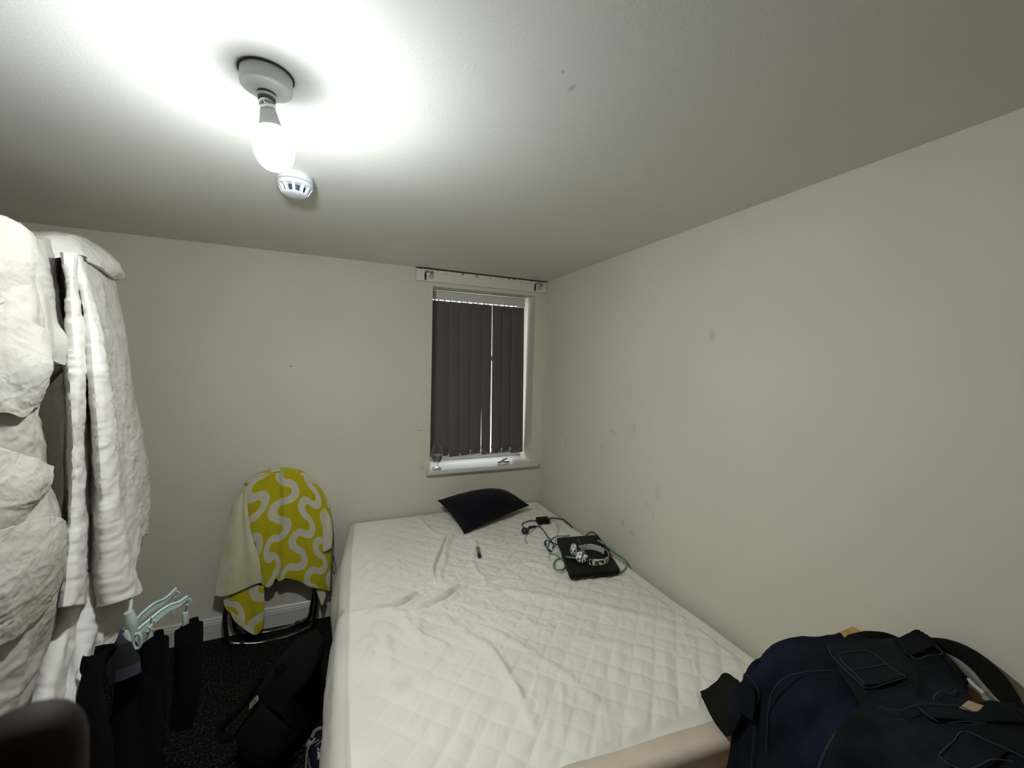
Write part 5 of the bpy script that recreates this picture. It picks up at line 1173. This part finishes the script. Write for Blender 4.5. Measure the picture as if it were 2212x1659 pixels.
M['wlabel'] = plain('white_care_label', (190, 188, 182), .7); M['blabel'] = fabric('beige_patch', (176, 154, 128), None, 20, 500, .3)
mb = MB(); G = loft(hp_cols([[(2088, 1466), (2100, 1480), (2112, 1490), (2122, 1500)], [(2095, 1466), (2106, 1478), (2118, 1488), (2127, 1496)]], .048), 8, 20); mb.grid(G); mb.build('care_label', M['wlabel'], j2, thick=.002, label='white care label')
mb = MB(); G = loft(hp_cols([[(2072, 1530), (2086, 1536), (2108, 1544)], [(2082, 1522), (2100, 1528), (2120, 1536)], [(2092, 1514), (2108, 1520), (2130, 1527)]], .068), 12, 12); mb.grid(G); mb.build('waist_patch', M['blabel'], j2, thick=.003, label='beige waist patch')

# ------------------------------------------------------------------ the photographer's hand, one fingertip in front of the lens corner
t = NT('dark_skin'); t.col(t.mix(t.noise(60, 3), lin((34, 21, 14)), lin((27, 16, 11)))); t.b.inputs['Roughness'].default_value = .7; t.b.inputs['Specular IOR Level'].default_value = .12; t.bump(t.noise(300, 2), .2, .0005); M['skin'] = t.m
M['nail'] = plain('fingernail', (120, 88, 72), .35)
def near(px, py, d): r_ = ray(px, py); return CAM+r_*d
bmh = bmesh.new(); sk = bmh.verts.layers.skin.verify(); vs = []
def hv(p, r, par=None):
    v = bmh.verts.new(p); v[sk].radius = (r, r); 
    if par is not None: bmh.edges.new((par, v))
    return v
dn = -_u2; lf = -_r2; fw = _f
tip = near(42, 1530, .073)
palm = tip+dn*.085+lf*.030-fw*.012
wr = palm+dn*.085+lf*.01-fw*.040
root = hv(wr, .025); root[sk].use_root = True
pm = hv(palm+dn*.030-fw*.005, .026, root)
elb = hv(wr+np.array([-.10, -.16, -.17]), .036, root); hv(elb.co+Vector((-.05, -.06, -.10)), .040, elb)
def finger(base, segs, r):
    v = hv(base, r[0]*1.1, pm)
    for s_, rr in zip(segs, r): v = hv(np.array(v.co)+s_, rr, v)
knk = tip+dn*.062-fw*.004
finger(knk, [-dn*.028+fw*.002, -dn*.022+fw*.002, -dn*.012], (.0098, .0096, .0090))
for i, (lw, ln) in enumerate(((.021, .92), (.041, .86), (.059, .70))):
    b_ = knk+lf*lw+dn*.006*i; finger(b_, [(-dn*.016+fw*.010)*ln, (dn*.008+fw*.022)*ln, (dn*.020+fw*.004)*ln], (.0094, .0088, .0080))
v = hv(palm+dn*.022-lf*.012-fw*.026, .0135, pm); v = hv(np.array(v.co)-fw*.026-dn*.014, .0115, v); v = hv(np.array(v.co)-fw*.012-dn*.024+lf*.004, .0098, v)
me = bpy.data.meshes.new('hand'); bmh.to_mesh(me); bmh.free(); me.materials.append(M['skin'])
ho = bpy.data.objects.new('hand', me); COL.objects.link(ho)
m = ho.modifiers.new('skin', 'SKIN'); m.use_smooth_shade = True; m = ho.modifiers.new('subdivision', 'SUBSURF'); m.levels = 2; m.render_levels = 2
tag(ho, "person's hand in the photo's bottom left corner, one dark blurred fingertip before the lens", 'person')
